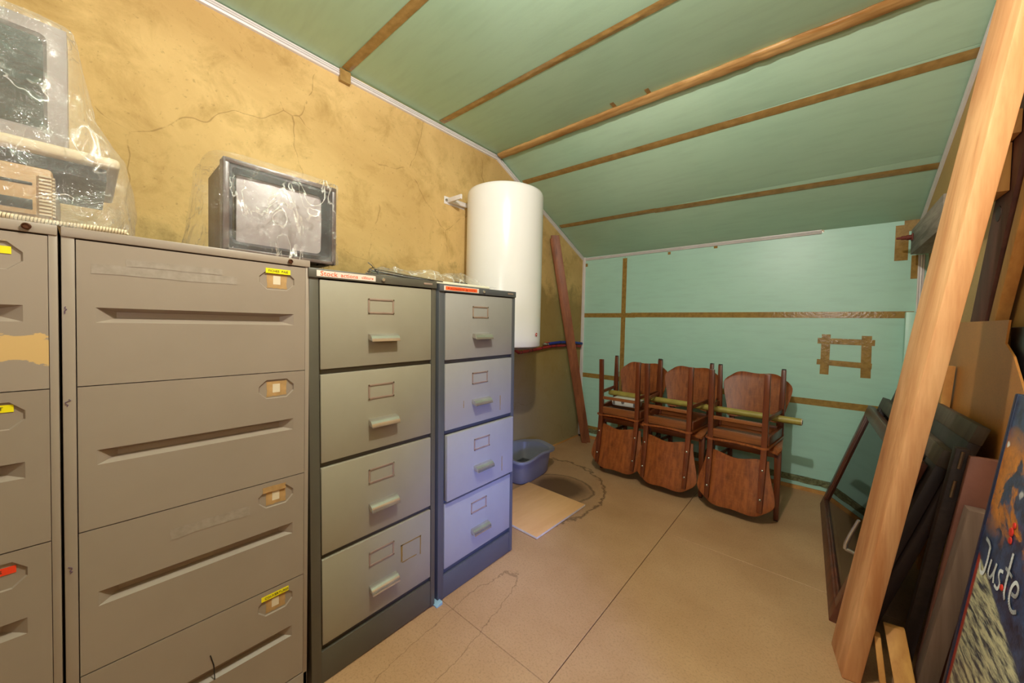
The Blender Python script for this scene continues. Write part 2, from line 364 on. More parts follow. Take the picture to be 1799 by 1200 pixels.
def struct(name, mb, mat, bevel=0.0, parent=None, smooth=None):
    o = obj(name, mb, mat, parent, bevel, smooth)
    if parent is None: o['kind'] = 'structure'
    return o
def lbl(o, text): o['label'] = text; return o
def dup(root, loc, rot, label):
    r = root.copy(); C.objects.link(r); r.location = loc; r.rotation_euler = rot; r['label'] = label
    for ch in list(root.children):
        c = ch.copy(); C.objects.link(c); c.parent = r
        for g in list(ch.children): d = g.copy(); C.objects.link(d); d.parent = c
    return r
def axes(origin, u, v):
    u = Vector(u).normalized(); v = Vector(v); v = (v-u*v.dot(u)).normalized(); w_ = u.cross(v)
    return Matrix(((u.x, v.x, w_.x, origin[0]), (u.y, v.y, w_.y, origin[1]), (u.z, v.z, w_.z, origin[2]), (0, 0, 0, 1)))
def text_mesh(txt, size, M, name, mat, parent, extrude=0.0004, sx=1.0, shear=0.0):
    cu = bpy.data.curves.new(name, 'FONT'); cu.body = txt; cu.size = size; cu.extrude = extrude; cu.shear = shear
    cu.align_x = 'CENTER'; cu.align_y = 'CENTER'; cu.resolution_u = 2
    tmp = bpy.data.objects.new('tmp', cu); C.objects.link(tmp); bpy.context.view_layer.update()
    me = bpy.data.meshes.new_from_object(tmp.evaluated_get(bpy.context.evaluated_depsgraph_get()))
    bpy.data.objects.remove(tmp)
    me.transform(M @ Matrix.Diagonal((sx, 1, 1, 1)))
    return link(name, me, mat, parent)
def holed(outer, holes, name='plate'):
    """flat plate in the x=0 plane (y,z loops) with holes, returns bmesh"""
    bm = bmesh.new(); es = []
    for lp in [outer]+holes:
        vs2 = [bm.verts.new((0, y, z)) for y, z in lp]
        es += [bm.edges.new((vs2[i], vs2[(i+1) % len(vs2)])) for i in range(len(vs2))]
    bmesh.ops.triangle_fill(bm, use_beauty=True, use_dissolve=False, edges=es)
    for f in bm.faces:
        f.normal_update()
        if f.normal.x < 0: f.normal_flip()
    return bm

# ------------------------------------------------------------------ the room
XL, YB, XR, YF = -1.935, 3.40, 0.49, -2.0        # left wall, back wall, right wall, wall behind the camera
ZC, YFOLD, ZB = 2.455, 2.045, 1.885              # flat ceiling height, fold, height at back wall
def zs(y): return ZC if y <= YFOLD else ZC-(ZC-ZB)*(y-YFOLD)/(YB-YFOLD)

fl = struct('floor', MB().box(XL-.1, 1.6, YF-.1, YB+.1, -.12, -.018), M_DARKGAP)
g = 0.0022
for (x0, x1, y0, y1) in [(XL, -.635, YF, -.27), (XL, -.635, -.27, .958), (XL, -.635, .958, YB),
                         (-.635, .6, YF, -.27), (-.635, .6, -.27, .95), (-.635, .6, .95, 2.132), (-.635, .6, 2.132, YB), (.6, 1.55, YF, YB)]:
    obj('floor_panel', MB().box(x0+g*.6, x1-g*.6, y0+g*.3, y1-g*.3, -.018, 0), M_CHIP, fl, 0.0012, seg=1)
# left wall with the ceiling's profile
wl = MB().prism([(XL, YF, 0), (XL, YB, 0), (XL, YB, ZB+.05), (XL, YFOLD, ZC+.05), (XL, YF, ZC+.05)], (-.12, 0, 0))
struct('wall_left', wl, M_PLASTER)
# back wall: foam sheets
wb = struct('wall_back', MB().box(XL-.12, XR+.1, YB+.02, YB+.14, 0, ZC), M_DARKGAP)
for (x0, x1) in ((XL, -1.478), (-1.478, XR+.02)):
    for (z0, z1) in ((0.10, .655), (.655, 1.281), (1.281, ZB+.08)):
        obj('insulation_panel', MB().box(x0+.001, x1-.001, YB, YB+.03, z0+.001, z1-.001), M_FOAM_W, wb, .001, seg=1)
obj('torn_edge', MB().grid(lambda a, b: (XL+.02+a*(XR-XL-.04), YB-.004-.01*abs(noise.noise(Vector((a*60, b*9, 0)))), .056+b*.046+.006*noise.noise(Vector((a*40, 7, b)))), 160, 6), M_DAMAGED, wb)
obj('insulation_strip', MB().box(XL, XR, YB, YB+.03, .028, .056), M_FOAM_W, wb)
# tapes on the back wall (each its own strip)
def tape_back(x0, x1, z0, z1, t=.0012, mat=M_TAPE_W, tilt=0.0):
    m = Matrix.Translation(((x0+x1)/2, YB-t, (z0+z1)/2)) @ Matrix.Rotation(tilt, 4, 'Y')
    hx, hz = (x1-x0)/2, (z1-z0)/2; n = max(2, int((x1-x0)/.02)); k = max(2, int((z1-z0)/.02))
    mb = MB()
    def fn(a, b):
        p = m @ Vector(((a*2-1)*hx, -.0006*abs(noise.noise(Vector((a*hx*90, b*hz*90, x0)))), (b*2-1)*hz)); return p
    mb.grid(fn, min(n, 60), min(k, 40)); return obj('tape_strip', mb, mat, wb)
tape_back(XL+.02, -1.36, 1.259, 1.303, .0014); tape_back(-1.40, XR-.05, 1.262, 1.306, .0018)
tape_back(-1.500, -1.456, .10, ZB-.05, .0024); tape_back(XL+.02, XR-.1, .632, .678, .0014); tape_back(XL+.02, -1.1, .095, .13, .0012)
tape_back(.0, .048, .862, 1.146, .0016, tilt=.01); tape_back(.208, .258, .858, 1.142, .0016, tilt=-.01)
tape_back(-.02, .272, 1.078, 1.118, .0030, tilt=.012); tape_back(-.02, .262, .925, .963, .0030, tilt=.035)
tape_back(.340, .400, 1.632, 1.858, .0016); tape_back(.378, .47, 1.815, 1.885, .0022); tape_back(.416, .452, 1.512, 1.66, .0016)
for x, z, s in ((-1.905, 1.81, .022), (-1.07, 1.842, .016), (-.70, 1.856, .018), (-.028, 1.885, .016)): tape_back(x-s/2, x+s, z-s, z+s*.5, .0016)
# right wall, hardboard
wr = struct('wall_right', MB().box(XR, XR+.05, 1.05, YB+.02, 0, ZC+.04), M_HARDW)
obj('upper_panel', MB().prism([(XR-.036, 1.1, 2.0), (XR-.036, 2.0, 2.0), (XR-.036, 2.6, 1.86), (XR-.036, 3.395, 1.80), (XR-.036, 3.395, ZB-.002), (XR-.036, YFOLD, ZC-.001), (XR-.036, 1.1, ZC-.001)], (.035, 0, 0)), M_HARDW, wr)
struct('wall_right_front', MB().box(1.5, 1.6, YF, 1.05, 0, ZC+.04), M_PLASTER)
struct('wall_right_return', MB().box(XR+.05, 1.6, 1.05, 1.12, 0, ZC+.04), M_HARDW)
struct('wall_front', MB().box(XL-.1, 1.6, YF-.1, YF, 0, ZC+.04), M_PLASTER)
# ceiling
ce = struct('ceiling', MB().box(XL-.1, 1.6, YF, YFOLD, ZC+.045, ZC+.09), M_DARKGAP)
obj('slope_backing', MB().hexa([(XL-.1, YFOLD, ZC+.045), (1.6, YFOLD, ZC+.045), (1.6, YB+.05, ZB+.03), (XL-.1, YB+.05, ZB+.03)],
                               [(XL-.1, YFOLD, ZC+.09), (1.6, YFOLD, ZC+.09), (1.6, YB+.05, ZB+.075), (XL-.1, YB+.05, ZB+.075)]), M_DARKGAP, ce)
ys = [YF, -1.55, -.94, -.33, .27, .872, 1.485, YFOLD, 2.335, 2.895, YB+.02]
for i in range(len(ys)-1):
    a, b = ys[i]+.001, ys[i+1]-.001; x1 = 1.5 if b < 1.1 else XR
    obj('insulation_panel', MB().hexa([(XL, a, zs(a)), (x1, a, zs(a)), (x1, b, zs(b)), (XL, b, zs(b))],
        [(XL, a, zs(a)+.03), (x1, a, zs(a)+.03), (x1, b, zs(b)+.03), (XL, b, zs(b)+.03)]), M_FOAM_C, ce, .001, seg=1)
def tape_ceil(y, wdt, x0=XL+.03, x1=XR-.03, y_end=None, mat=M_TAPE, thick=.0016):
    y_end = y if y_end is None else y_end; mb = MB()
    def fn(a, b):
        yy = y+(y_end-y)*a+(b-.5)*wdt; x = x0+(x1-x0)*a
        return (x, yy, zs(yy)-thick-.0035*(1-abs(b*2-1))*(0.6+noise.noise(Vector((x*14, b*2, y*3))))-.001*abs(noise.noise(Vector((x*50, b*3, y)))))
    mb.grid(fn, 140, 7); return obj('tape_strip', mb, mat, ce, smooth=180)
tape_ceil(.27, .046, x1=1.4); tape_ceil(.872, .046, x1=1.4); tape_ceil(1.487, .044, y_end=1.50); tape_ceil(2.335, .046, y_end=2.37); tape_ceil(2.895, .044, x1=-1.02, y_end=2.91); tape_ceil(2.912, .046, x0=-1.04, y_end=2.965, thick=.0026)
tape_ceil(-.33, .046, x1=1.4)
# the wood-coloured strip over the fold, wavy
fb = MB()
def foldfn(a, b):
    x = XL+.03+(XR-XL-.06)*a; ang = 2*PI*b; wv = noise.noise(Vector((x*9, b*3, 0)))
    return (x, YFOLD-.004+.030*math.cos(ang)+.004*wv, ZC-.010+.013*math.sin(ang)-(.010 if math.cos(ang) > .2 else 0)+.003*noise.noise(Vector((x*22, b*4, 3))))
fb.grid(lambda a, b: foldfn(b, a), 12, 150, closed_u=True)
lbl(obj('fold_batten', fb, M_BATTEN, ce, smooth=60), 'wood-toned wrinkled strip along the ceiling fold')
for x in (-.98, -.78): obj('tape_tab', MB().box(x, x+.022, YFOLD-.075, YFOLD-.03, ZC-.002, ZC-.0008), M_TAPE, ce)
obj('tape_tab', MB().box(XL+.004, XL+.022, .845, .90, ZC-.062, ZC-.002), M_TAPE, ce)
# white plastic trims: ribbed profile along a straight run
def trim(n, a, b, up, out, wdt=.034, t=.012):
    a, b, up, out = Vector(a), Vector(b), Vector(up).normalized(), Vector(out).normalized()
    prof = [(0, 0), (0, t), (.2, t), (.26, t*.45), (.32, t), (.55, t*1.15), (.6, t*.5), (.66, t*1.1), (.92, t*.9), (1, 0)]
    sec = [up*(wdt*p)+out*q for p, q in prof]
    return struct('trim_%d' % n, MB().sweep([a, b], [sec, sec]), M_WHITE)
dn = Vector((0, 0, -1)); ox = Vector((1, 0, 0))
trim(1, (XL, YF, ZC-.003), (XL, .855, ZC-.004), dn, ox); trim(2, (XL, .86, ZC-.010), (XL, YFOLD-.003, ZC-.006), dn, ox, .032)
sl = Vector((0, YB-YFOLD, ZB-ZC)).normalized(); sdn = Vector((0, sl.z, -sl.y))
trim(3, (XL, YFOLD+.003, ZC-.008), (XL, YB-.01, ZB+.0), sdn, ox, .032)
trim(4, (XL+.0, YB, 0.02), (XL+.0, YB, ZB), (1, 0, 0), (0, -1, 0), .030, .014)
trim(5, (XL+.03, YB, ZB-.006), (-.025, YB, ZB+.002), dn, (0, -1, 0), .028, .014)
trim(6, (XR-.0362, YFOLD+.0, ZC-.010), (XR-.0362, YB-.005, ZB-.004), sdn, (-1, 0, 0), .034, .010)
trim(7, (XR-.0362, 1.06, ZC-.006), (XR-.0362, YFOLD-.002, ZC-.006), dn, (-1, 0, 0), .034, .010)
trim(8, (XR-.045, YB, .02), (XR-.045, YB, 1.66), (1, 0, 0), (0, -1, 0), .030, .012)
bs = struct('baseboard_back', MB().box(XL+.03, XR, YB-.006, YB+.02, 0, .026), M_PINEY)
dl = struct('baseboard_left', MB().box(XL, XL+.006, 2.3, YB-.02, 0, .012), M_PINEY)

# ------------------------------------------------------------------ wide beige cabinets with recessed grips
def octo(y0, y1, z0, z1, c): return [(y0, z0+c), (y0+c, z0), (y1-c, z0), (y1, z0+c), (y1, z1-c), (y1-c, z1), (y0+c, z1), (y0, z1-c)]
def wide_drawer(parent, wdt, hgt, mat, y, z, name='drawer'):
    outer = [(0, 0), (wdt, 0), (wdt, hgt), (0, hgt)]
    gy0, gy1, gz0, gz1 = .026, wdt-.030, hgt-.170, hgt-.138
    grip = [(gy0, gz0), (gy1, gz0), (gy1, gz1), (gy0, gz1)]
    oc = octo(wdt-.116, wdt-.029, hgt-.072, hgt-.019, .018)
    bm = holed(outer, [grip, oc]); d = .034
    # rim of the plate folds back 18 mm
    def ringwall(lp, depth, inset=0.0):
        cy = sum(p[0] for p in lp)/len(lp); cz = sum(p[1] for p in lp)/len(lp)
        lp2 = [(p[0]+(cy-p[0])*inset, p[1]+(cz-p[1])*inset) for p in lp]
        a = [bm.verts.new((0, *p)) for p in lp]; b = [bm.verts.new((-depth, *p)) for p in lp2]; n = len(lp)
        for i in range(n): bm.faces.new((a[i], a[(i+1) % n], b[(i+1) % n], b[i]))
        return b
    ringwall(outer, .018)
    b = ringwall(oc, .004, .06); bm.faces.new(b)
    # boat-shaped grip
    g0 = [bm.verts.new((0, *p)) for p in grip]; zi = gz0+.018; e = .052
    i0 = bm.verts.new((-d, gy0+e, zi)); i1 = bm.verts.new((-d, gy1-e, zi))
    bm.faces.new((g0[0], g0[1], i1, i0)); bm.faces.new((g0[3], i0, i1, g0[2])); bm.faces.new((g0[0], i0, g0[3])); bm.faces.new((g0[1], g0[2], i1))
    bmesh.ops.remove_doubles(bm, verts=bm.verts, dist=.00005)
    me = bpy.data.meshes.new(name); bm.to_mesh(me); bm.free()
    o = link(name, me, mat, parent); o.location = (0, y, z); return o, (gy0, gy1, gz0, gz1), oc
TM = Matrix(((0, 0, 1, 0), (1, 0, 0, 0), (0, 1, 0, 0), (0, 0, 0, 1)))     # text plane -> faces +X, reads along +Y
def at(x, y, z): return Matrix.Translation((x, y, z)) @ TM
def torn(y0, y1, z0, z1, x, amp, n=9):
    p = [(x, y0+(y1-y0)*i/n, z0+amp*random.uniform(-1, 1)) for i in range(n+1)]+[(x, y1+amp*random.uniform(-1, .4), z0+(z1-z0)*i/5) for i in range(1, 5)]
    p += [(x, y1-(y1-y0)*i/n, z1+amp*.4*random.uniform(-1, 1)) for i in range(n+1)]+[(x, y0+amp*random.uniform(-.4, 1), z1-(z1-z0)*i/5) for i in range(1, 5)]
    return MB().prism(p, (.0004, 0, 0))
def wide_cabinet(y0, y1, label, cfg, lock_at):
    W = y1-y0; top = 1.338
    t = thing('filing_cabinet', (-1.17, y0, 0), label, 'filing cabinet', 'wide beige filing cabinets')
    D = .66; b = MB(); fw = .020
    b.box(-D, -.0, 0, .018, 0, top); b.box(-D, 0, W-.012, W, 0, top); b.box(-D, -D+.01, 0, W, 0, top)
    b.box(-D, .003, 0, W, 1.318, top); b.box(-D, 0, 0, W, 0, .082); b.box(-.04, -.02, .018, W-.012, .08, 1.318)
    obj('carcass', b, M_CAB_L, t, .0018)
    dw = W-.018-.014; zt = [1.315, 1.010, .7005, .3895]; hh = [.303, .307, .308, .303]
    for i in range(4):
        mat = M_CHIPPED if cfg == 'left' and i == 0 else M_CAB_L
        o, gr, oc = wide_drawer(t, dw, hh[i], mat, .0195, zt[i]-hh[i])
        o.data.name = 'drawer'
        hy0, hy1 = oc[0][0], oc[3][0]; hz0, hz1 = oc[1][1], oc[4+1][1]; h = hh[i]
        if cfg == 'right':
            obj('brown_label', torn(hy0+.019, hy1-.018, h-.066, h-.024, -.0038, .0016), M_BROWNTAG, o)
            obj('pale_label', MB().box(-.0034, -.0030, hy0+.034, hy0+.052, h-.056, h-.032), M_PALETAG, o)
            if i in (0, 3):
                obj('yellow_label', MB().box(.0003, .0012, hy0+.015 if i == 0 else hy0+.008, hy1-.011, h-.026, h-.0125), M_YELLOW, o)
                text_mesh('FICHES  PAIE' if i == 0 else 'COUVERTURES', .0088, at(.0014, (hy0+hy1)/2+.002, h-.0195), 'label_text', M_INK, o)
            if i == 2: obj('clear_tape', torn(hy0+.01, hy1-.02, h-.028, h-.012, .0006, .001), M_BROWNTAG, o)
            if i == 0:
                obj('glue_trace', torn(.02, .27, h-.066, h-.046, .0003, .0015), M_FAINT, o)
                obj('glue_trace', torn(.07, .24, h-.045, h-.030, .0003, .0015), M_FAINT, o)
                text_mesh('/ SI OTI ALHI', .016, at(.0004, .16, h-.043), 'faint_lettering', M_FAINT, o)
            if i == 2: obj('glue_trace', torn(.14, .30, h-.075, h-.050, .0003, .002), M_FAINT, o)
            if i == 3: obj('dent', MB().tube([(.0008, .215, h-.10), (.001, .222, h-.13), (.0008, .224, h-.17)], .0012, 6), M_DARKGAP, o)
        else:
            cols = {0: (M_YELLOW, 'CLASSEURS'), 1: (M_YELLOW, 'ARRET'), 2: (M_REDL, 'DOSSIERS')}
            if i in cols:
                m_, tx = cols[i]
                obj('yellow_label' if i < 2 else 'red_label', MB().box(-.0036, -.0028, hy0-.02+.012, hy1-.0135, h-.042+(i == 1)*.004, h-.028+(i == 1)*.004), m_, o)
                text_mesh(tx, .0088, at(-.0026, hy1-.022-.0033*len(tx), h-.035+(i == 1)*.004), 'label_text', M_INK, o)
    # lock in the top rail
    lk = obj('lock', MB().lathe([(.0, .002), (.0058, .002), (.0064, .0045), (.0045, .006), (.0045, .0035), (0.0, .0035)], (.003, lock_at, 1.328), 20, 'x'), M_LOCKD, t, smooth=40)
    if cfg == 'right':
        for yy, zz in ((.007, .98), (.007, .63), (.006, 1.17)):
            p = [(.0012, yy+random.uniform(-.004, .004), zz+.003*k-.008) for k in range(6)]
            obj('pen_mark', MB().tube(p, .0007, 5), M_PURPLE, t)
    return t
wide_cabinet(-.034, .433, 'wide beige filing cabinet with recessed grips, standing under the bagged television', 'right', .413)
wide_cabinet(-.505, -.038, 'wide beige filing cabinet with paint chipped off its top drawer, at the left edge', 'left', .430)

# ------------------------------------------------------------------ narrow cabinets with chrome pulls
def pull_mesh(wd):
    # curved lip handle: sheet with a rounded top rolling out and down
    pts = [(0, .016), (.006, .0155), (.014, .013), (.022, .007), (.027, -.001), (.028, -.010), (.0262, -.0105), (.0250, -.002), (.020, .005), (.013, .0105), (.006, .013), (0, .0135)]
    mb = MB().prism([(x, -wd/2, z) for x, z in pts], (0, wd, 0))
    for s in (-1, 1):
        mb.prism([(0, s*wd/2-.0006, .014), (.014, s*wd/2-.0006, .011), (.024, s*wd/2-.0006, .002), (.026, s*wd/2-.0006, -.008), (.012, s*wd/2-.0006, -.006), (0, s*wd/2-.0006, .0)], (0, .0012, 0))
    return mb.mesh('handle', smooth=40)
HANDLE = pull_mesh(.106)
def holder_mesh():
    a, b, f = .049, .026, .0065; mb = MB(); mb.box(0, .0022, -a, a, b-f, b); mb.box(0, .0022, -a, a, -b, -b+f); mb.box(0, .0022, -a, -a+f, -b, b); mb.box(0, .0022, a-f, a, -b, b)
    return mb.mesh('label_holder', .0008)
HOLDER = holder_mesh()
PIN = MB().lathe([(0.0001, 0), (.003, 0), (.0026, .0018), (.0001, .0024)], seg=10, ax='x').mesh('pin', smooth=60)
def narrow_cabinet(y0, W, label, mf, md, lean, which):
    t = thing('filing_cabinet', (-1.17, y0, 0), label, 'filing cabinet', 'narrow grey filing cabinets')
    t.rotation_euler = (R(lean), 0, 0); H = 1.318; D = .62; b = MB()
    b.box(-D, 0, 0, .030, .0, H); b.box(-D, 0, W-.020, W, 0, H); b.box(-D, -D+.01, 0, W, 0, H)
    b.box(-D, .006, 0, W, H-.028, H); b.box(-D, -.002, .03, W-.02, 0, .10 if which == 3 else .105)
    b.box(-.03, -.014, .03, W-.02, .1, H-.03)
    obj('carcass', b, mf, t, .0018)
    x_out = {2: 0.016} if which == 3 else {}
    top = H-.032; hh = .2775; gap = .0165; dw = W-.05-.006
    for i in range(4):
        z1 = top-i*(hh+gap); xo = x_out.get(i, 0.0)
        mb = MB().box(-.020, 0.0, 0, dw, 0, hh)
        if xo: mb.box(-.45, -.02, .01, dw-.01, .02, hh-.03)
        dr = obj('drawer', mb, md, t, .0025); dr.location = (xo+.001, .033, z1-hh)
        hc = dw*.5-.005 if which == 2 else dw*.5-.01
        h = link('handle', HANDLE, M_CHROME, dr); h.location = (0, hc+.005, hh-.185)
        h = link('label_holder', HOLDER, M_COPPERY, dr); h.location = (0, hc, hh-.075)
        for sy in (-1, 1):
            for sz in (-1, 1):
                p = link('pin', PIN, M_STEEL, dr); p.location = (.002, hc+sy*.0465, hh-.075+sz*.0235)
        if i == 3 and which == 2:
            for a_, b_, c_, d_ in ((.28, .288, .10, .165), (.365, .370, .09, .165), (.28, .37, .160, .165), (.285, .35, .095, .099)):
                obj('glue_mark', torn(a_, b_, c_+.03, d_+.03, .0003, .0012, 5), M_GLUE, dr)
        if which == 3 and i in (1, 2):
            for a_, c_, d_ in ((.335, .03, .10), (.10 if i == 1 else .19, .08, .11)):
                obj('scratch', torn(a_, a_+.004, c_, d_, .0003, .001, 3), M_GLUE, dr)
    # label strip on the top rail, lock, badge
    if which == 2:
        obj('label_strip', MB().box(.0063, .0070, .022, .212, H-.0235, H-.005), M_LABELW, t, .0)
        text_mesh('Stock', .021, at(.0073, .058, H-.0145), 'marker_text', M_ORANGE, t, sx=1.1)
        text_mesh('actions', .018, at(.0073, .122, H-.0145), 'marker_text', M_ORANGE, t, sx=1.1)
        text_mesh('clôture', .013, at(.0073, .183, H-.0145), 'marker_text', M_ORANGE, t, sx=1.1)
    else:
        obj('label_strip', MB().box(.0063, .0070, .020, .215, H-.0235, H-.004), M_LABELW, t)
        obj('orange_strip', torn(.028, .205, H-.0215, H-.0065, .0071, .0008), M_ORANGE, t)
        text_mesh('Autorisations de voirie', .0135, at(.0078, .116, H-.0145), 'marker_text', M_REDT, t, sx=1.25)
    ly = .240 if which == 2 else .246
    obj('lock', MB().lathe([(0.0001, 0), (.0065, 0), (.0065, .004), (.0052, .006), (.0022, .006), (.0020, .0045), (.0001, .0045)], (.006, ly, H-.0145), 20, 'x'), M_CHROME, t, smooth=40)
    obj('badge', MB().box(.006, .0072, W-.062, W-.022, H-.016, H-.009), M_COPPERY, t, .0008)
    return t
c2 = narrow_cabinet(.448, .472, 'narrow olive-grey filing cabinet with four drawers, nearer of the two narrow ones', M_CAB_F, M_CAB_D, .9, 2)
c3 = narrow_cabinet(.935, .474, 'narrow bluish-grey filing cabinet with its third drawer ajar, nearest the water heater', M_CAB_F3, M_CAB_D3, .9, 3)
tag(obj('wedge', MB().hexa([(-1.19, .915, 0), (-1.15, .915, 0), (-1.15, .945, 0), (-1.19, .945, 0)], [(-1.19, .915, .006), (-1.15, .915, .006), (-1.15, .945, .014), (-1.19, .945, .014)]), paint('pale_blue_wedge', (150, 180, 190), .5), bevel=.001),
    'small pale blue wedge on the floor between the two narrow cabinets', 'wedge')

# ------------------------------------------------------------------ television and computer in plastic bags
TVX, TVY0, TVY1, TZ = -1.205, .236, .520, 1.340
tv = thing('television', (TVX, TVY0, TZ), 'small brown box television with a pale screen, wrapped in clear plastic', 'television')
W, H, D = TVY1-TVY0, .242, .30
# front bezel with opening
def rrect(y0, y1, z0, z1, r, n=5):
    P = []
    for cy, cz, a0 in ((y1-r, z0+r, -90), (y1-r, z1-r, 0), (y0+r, z1-r, 90), (y0+r, z0+r, 180)):
        P += [(cy+r*math.cos(R(a0+90*k/n)), cz+r*math.sin(R(a0+90*k/n))) for k in range(n+1)]
    return P
bm = holed([(0, 0), (W, 0), (W, H), (0, H)], [rrect(.016, W-.016, .022, H-.018, .008)])
def wall_between(bm, la, xa, lb, xb):
    a = [bm.verts.new((xa, *p)) for p in la]; b = [bm.verts.new((xb, *p)) for p in lb]; n = len(la)
    for i in range(n): bm.faces.new((a[i], a[(i+1) % n], b[(i+1) % n], b[i]))
inner = rrect(.022, W-.034, .032, H-.028, .016)
wall_between(bm, rrect(.016, W-.016, .022, H-.018, .008), 0, inner, -.022)
bmesh.ops.remove_doubles(bm, verts=bm.verts, dist=.0001); me = bpy.data.meshes.new('bezel'); bm.to_mesh(me); bm.free()
link('bezel', me, M_TVD, tv)
obj('front_frame', MB().box(-.036, .003, -.004, .010, -.0, H+.003).box(-.02, .003, W-.010, W+.003, 0, H+.003).box(-.02, .004, 0, W, H-.010, H+.003).box(-.02, .003, 0, W, 0, .010), M_TVB, tv, .002)
obj('screen', MB().grid(lambda a, b: (-.022+.018*(1-(2*a-1)**2*.8)*(1-(2*b-1)**2*.8)-.004, .030+(W-.058)*a, .029+(H-.058)*b), 15, 12), M_SCREEN, tv, smooth=180)
obj('case_shell', MB().hexa([(-.034, 0, 0), (-.034, W, 0), (-.034, W, H), (-.034, 0, H)], [(-.20, .0, 0), (-.20, W, 0), (-.20, W, H-.004), (-.20, 0, H-.004)]), M_TVWOOD, tv, .003)
obj('back_cover', MB().hexa([(-.20, .012, .01), (-.20, W-.012, .01), (-.20, W-.012, H-.016), (-.20, .012, H-.016)], [(-D, .05, .02), (-D, W-.05, .02), (-D, W-.05, H-.07), (-D, .05, H-.07)]), M_TVD, tv, .003)
for k in range(4): obj('foot', MB().box((-.03, -.26)[k % 2]-.01, (-.03, -.26)[k % 2]+.01, (.03, W-.03)[k//2]-.01, (.03, W-.03)[k//2]+.01, -.003, .004), M_BLACK, tv)

def bag(name, c, hx, hy, h, label, seed, flare=(0, 0), crest=(0, 0, .02), mat=M_FILM, top_in=.0, n_exp=7.0, group=None, amp=.010, lev=26, seg=84):
    """thin sheet draped over a box; c = centre at the base, half sizes, height"""
    mb = MB()
    def fn(a, b):
        th = 2*PI*a; ct, st = math.cos(th), math.sin(th)
        rr = (abs(ct)**n_exp+abs(st)**n_exp)**(-1/n_exp)
        if b < .68:
            t_ = b/.68; z = h*t_; k = 1+.02; fl_ = (1-t_)**1.6
            x, y = rr*ct*hx*(k-top_in*t_), rr*st*hy*(k-top_in*t_)
            x += fl_*flare[0]*(1 if ct*flare[0] > 0 else .15)*abs(ct); y += fl_*flare[1]*(1 if st*flare[1] > 0 else .15)*abs(st)
        else:
            t_ = (b-.68)/.32; s = 1-t_; x, y = rr*ct*hx*(1.02-top_in)*s+crest[0]*t_, rr*st*hy*(1.02-top_in)*s+crest[1]*t_; z = h+.004+crest[2]*t_**2+.006*math.sin(t_*PI)
        nv = noise.noise_vector(Vector((x*17+seed, y*17, z*11)))+.5*noise.noise_vector(Vector((x*48, y*48+seed, z*38)))
        fold = math.sin(th*13+z*22+seed)*.35*(1-min(1, b/.68))
        w_ = amp*(.35+1.2*(1-min(b/.68, 1)))
        ox_, oy_ = nv.x*w_+ct*(fold*w_+amp*.7), nv.y*w_+st*(fold*w_+amp*.7)
        return (c[0]+x+ox_, c[1]+y+oy_, max(c[2]+.0008, c[2]+z+nv.z*w_*.5*(1 if b > .05 else 0)))
    mb.grid(fn, seg, lev, closed_u=True)
    o = obj(name, mb, mat, smooth=180); return tag(o, label, 'plastic bag', group)
bag('plastic_bag', (TVX-.132, (TVY0+TVY1)/2-.008, 1.3385), .150, .156, .250, 'clear crinkled plastic bag pulled over the small brown television', 3.1, flare=(-.03, -.035), crest=(-.05, -.10, .028))
# computer: lower case, platform, monitor
pc = thing('computer_case', (-1.215, -.47, 1.339), 'tan desktop computer case with vents, underneath the monitor', 'computer')
obj('case_body', MB().box(-.36, 0, 0, .425, .004, .118), M_BEIGE2, pc, .006)
obj('drive_panel', MB().box(0, .004, .03, .405, .020, .100), M_BEIGE2, pc, .002)
obj('drive_slot', MB().box(.003, .0055, .22, .40, .030, .050), M_BLACK, pc, .001); obj('drive_slot', MB().box(.003, .0055, .22, .40, .078, .084), M_BLACK, pc, .001)
vt = MB()
for k in range(12): vt.box(-.03, -.004, .4245, .428, .022+k*.007, .0255+k*.007)
for k in range(12): vt.box(.0, .0048, .408, .424, .022+k*.007, .0255+k*.007)
obj('vent_slots', vt, M_BEIGE, pc)
mon = thing('computer_monitor', (-1.225, -.47, 1.459), 'beige computer monitor with a dark screen on a wide base, under milky plastic', 'monitor')
obj('base_slab', MB().box(-.37, .012, 0, .520, .028, .052), M_BEIGE, mon, .008, seg=3)
obj('base_underside', MB().box(-.35, -.01, .02, .500, .002, .030), M_BLACK, mon)
MW = .445
bm = holed([(0, .0), (MW, .0), (MW, .245), (0, .245)], [rrect(.02, MW-.026, .025, .222, .012)])
wall_between(bm, rrect(.02, MW-.026, .025, .222, .012), 0, rrect(.03, MW-.034, .034, .214, .014), -.012)
wall_between(bm, [(0, 0), (MW, 0), (MW, .245), (0, .245)], 0, [(0, 0), (MW, 0), (MW, .240), (0, .240)], -.10)
bmesh.ops.remove_doubles(bm, verts=bm.verts, dist=.0001); me = bpy.data.meshes.new('bezel'); bm.to_mesh(me); bm.free()
o = link('bezel', me, M_MONB, mon); o.location = (-.012, 0, .054)
o = obj('screen', MB().grid(lambda a, b: (-.02+.01*(1-(2*a-1)**2)*(1-(2*b-1)**2), .026+(MW-.056)*a, .085+.185*b), 12, 10), M_SCR2, mon, smooth=180)
obj('monitor_body', MB().hexa([(-.10, 0, .054), (-.10, MW, .054), (-.10, MW, .294), (-.10, 0, .294)], [(-.34, .07, .07), (-.34, MW-.07, .07), (-.34, MW-.07, .25), (-.34, .07, .25)]), M_BEIGE, mon, .006)
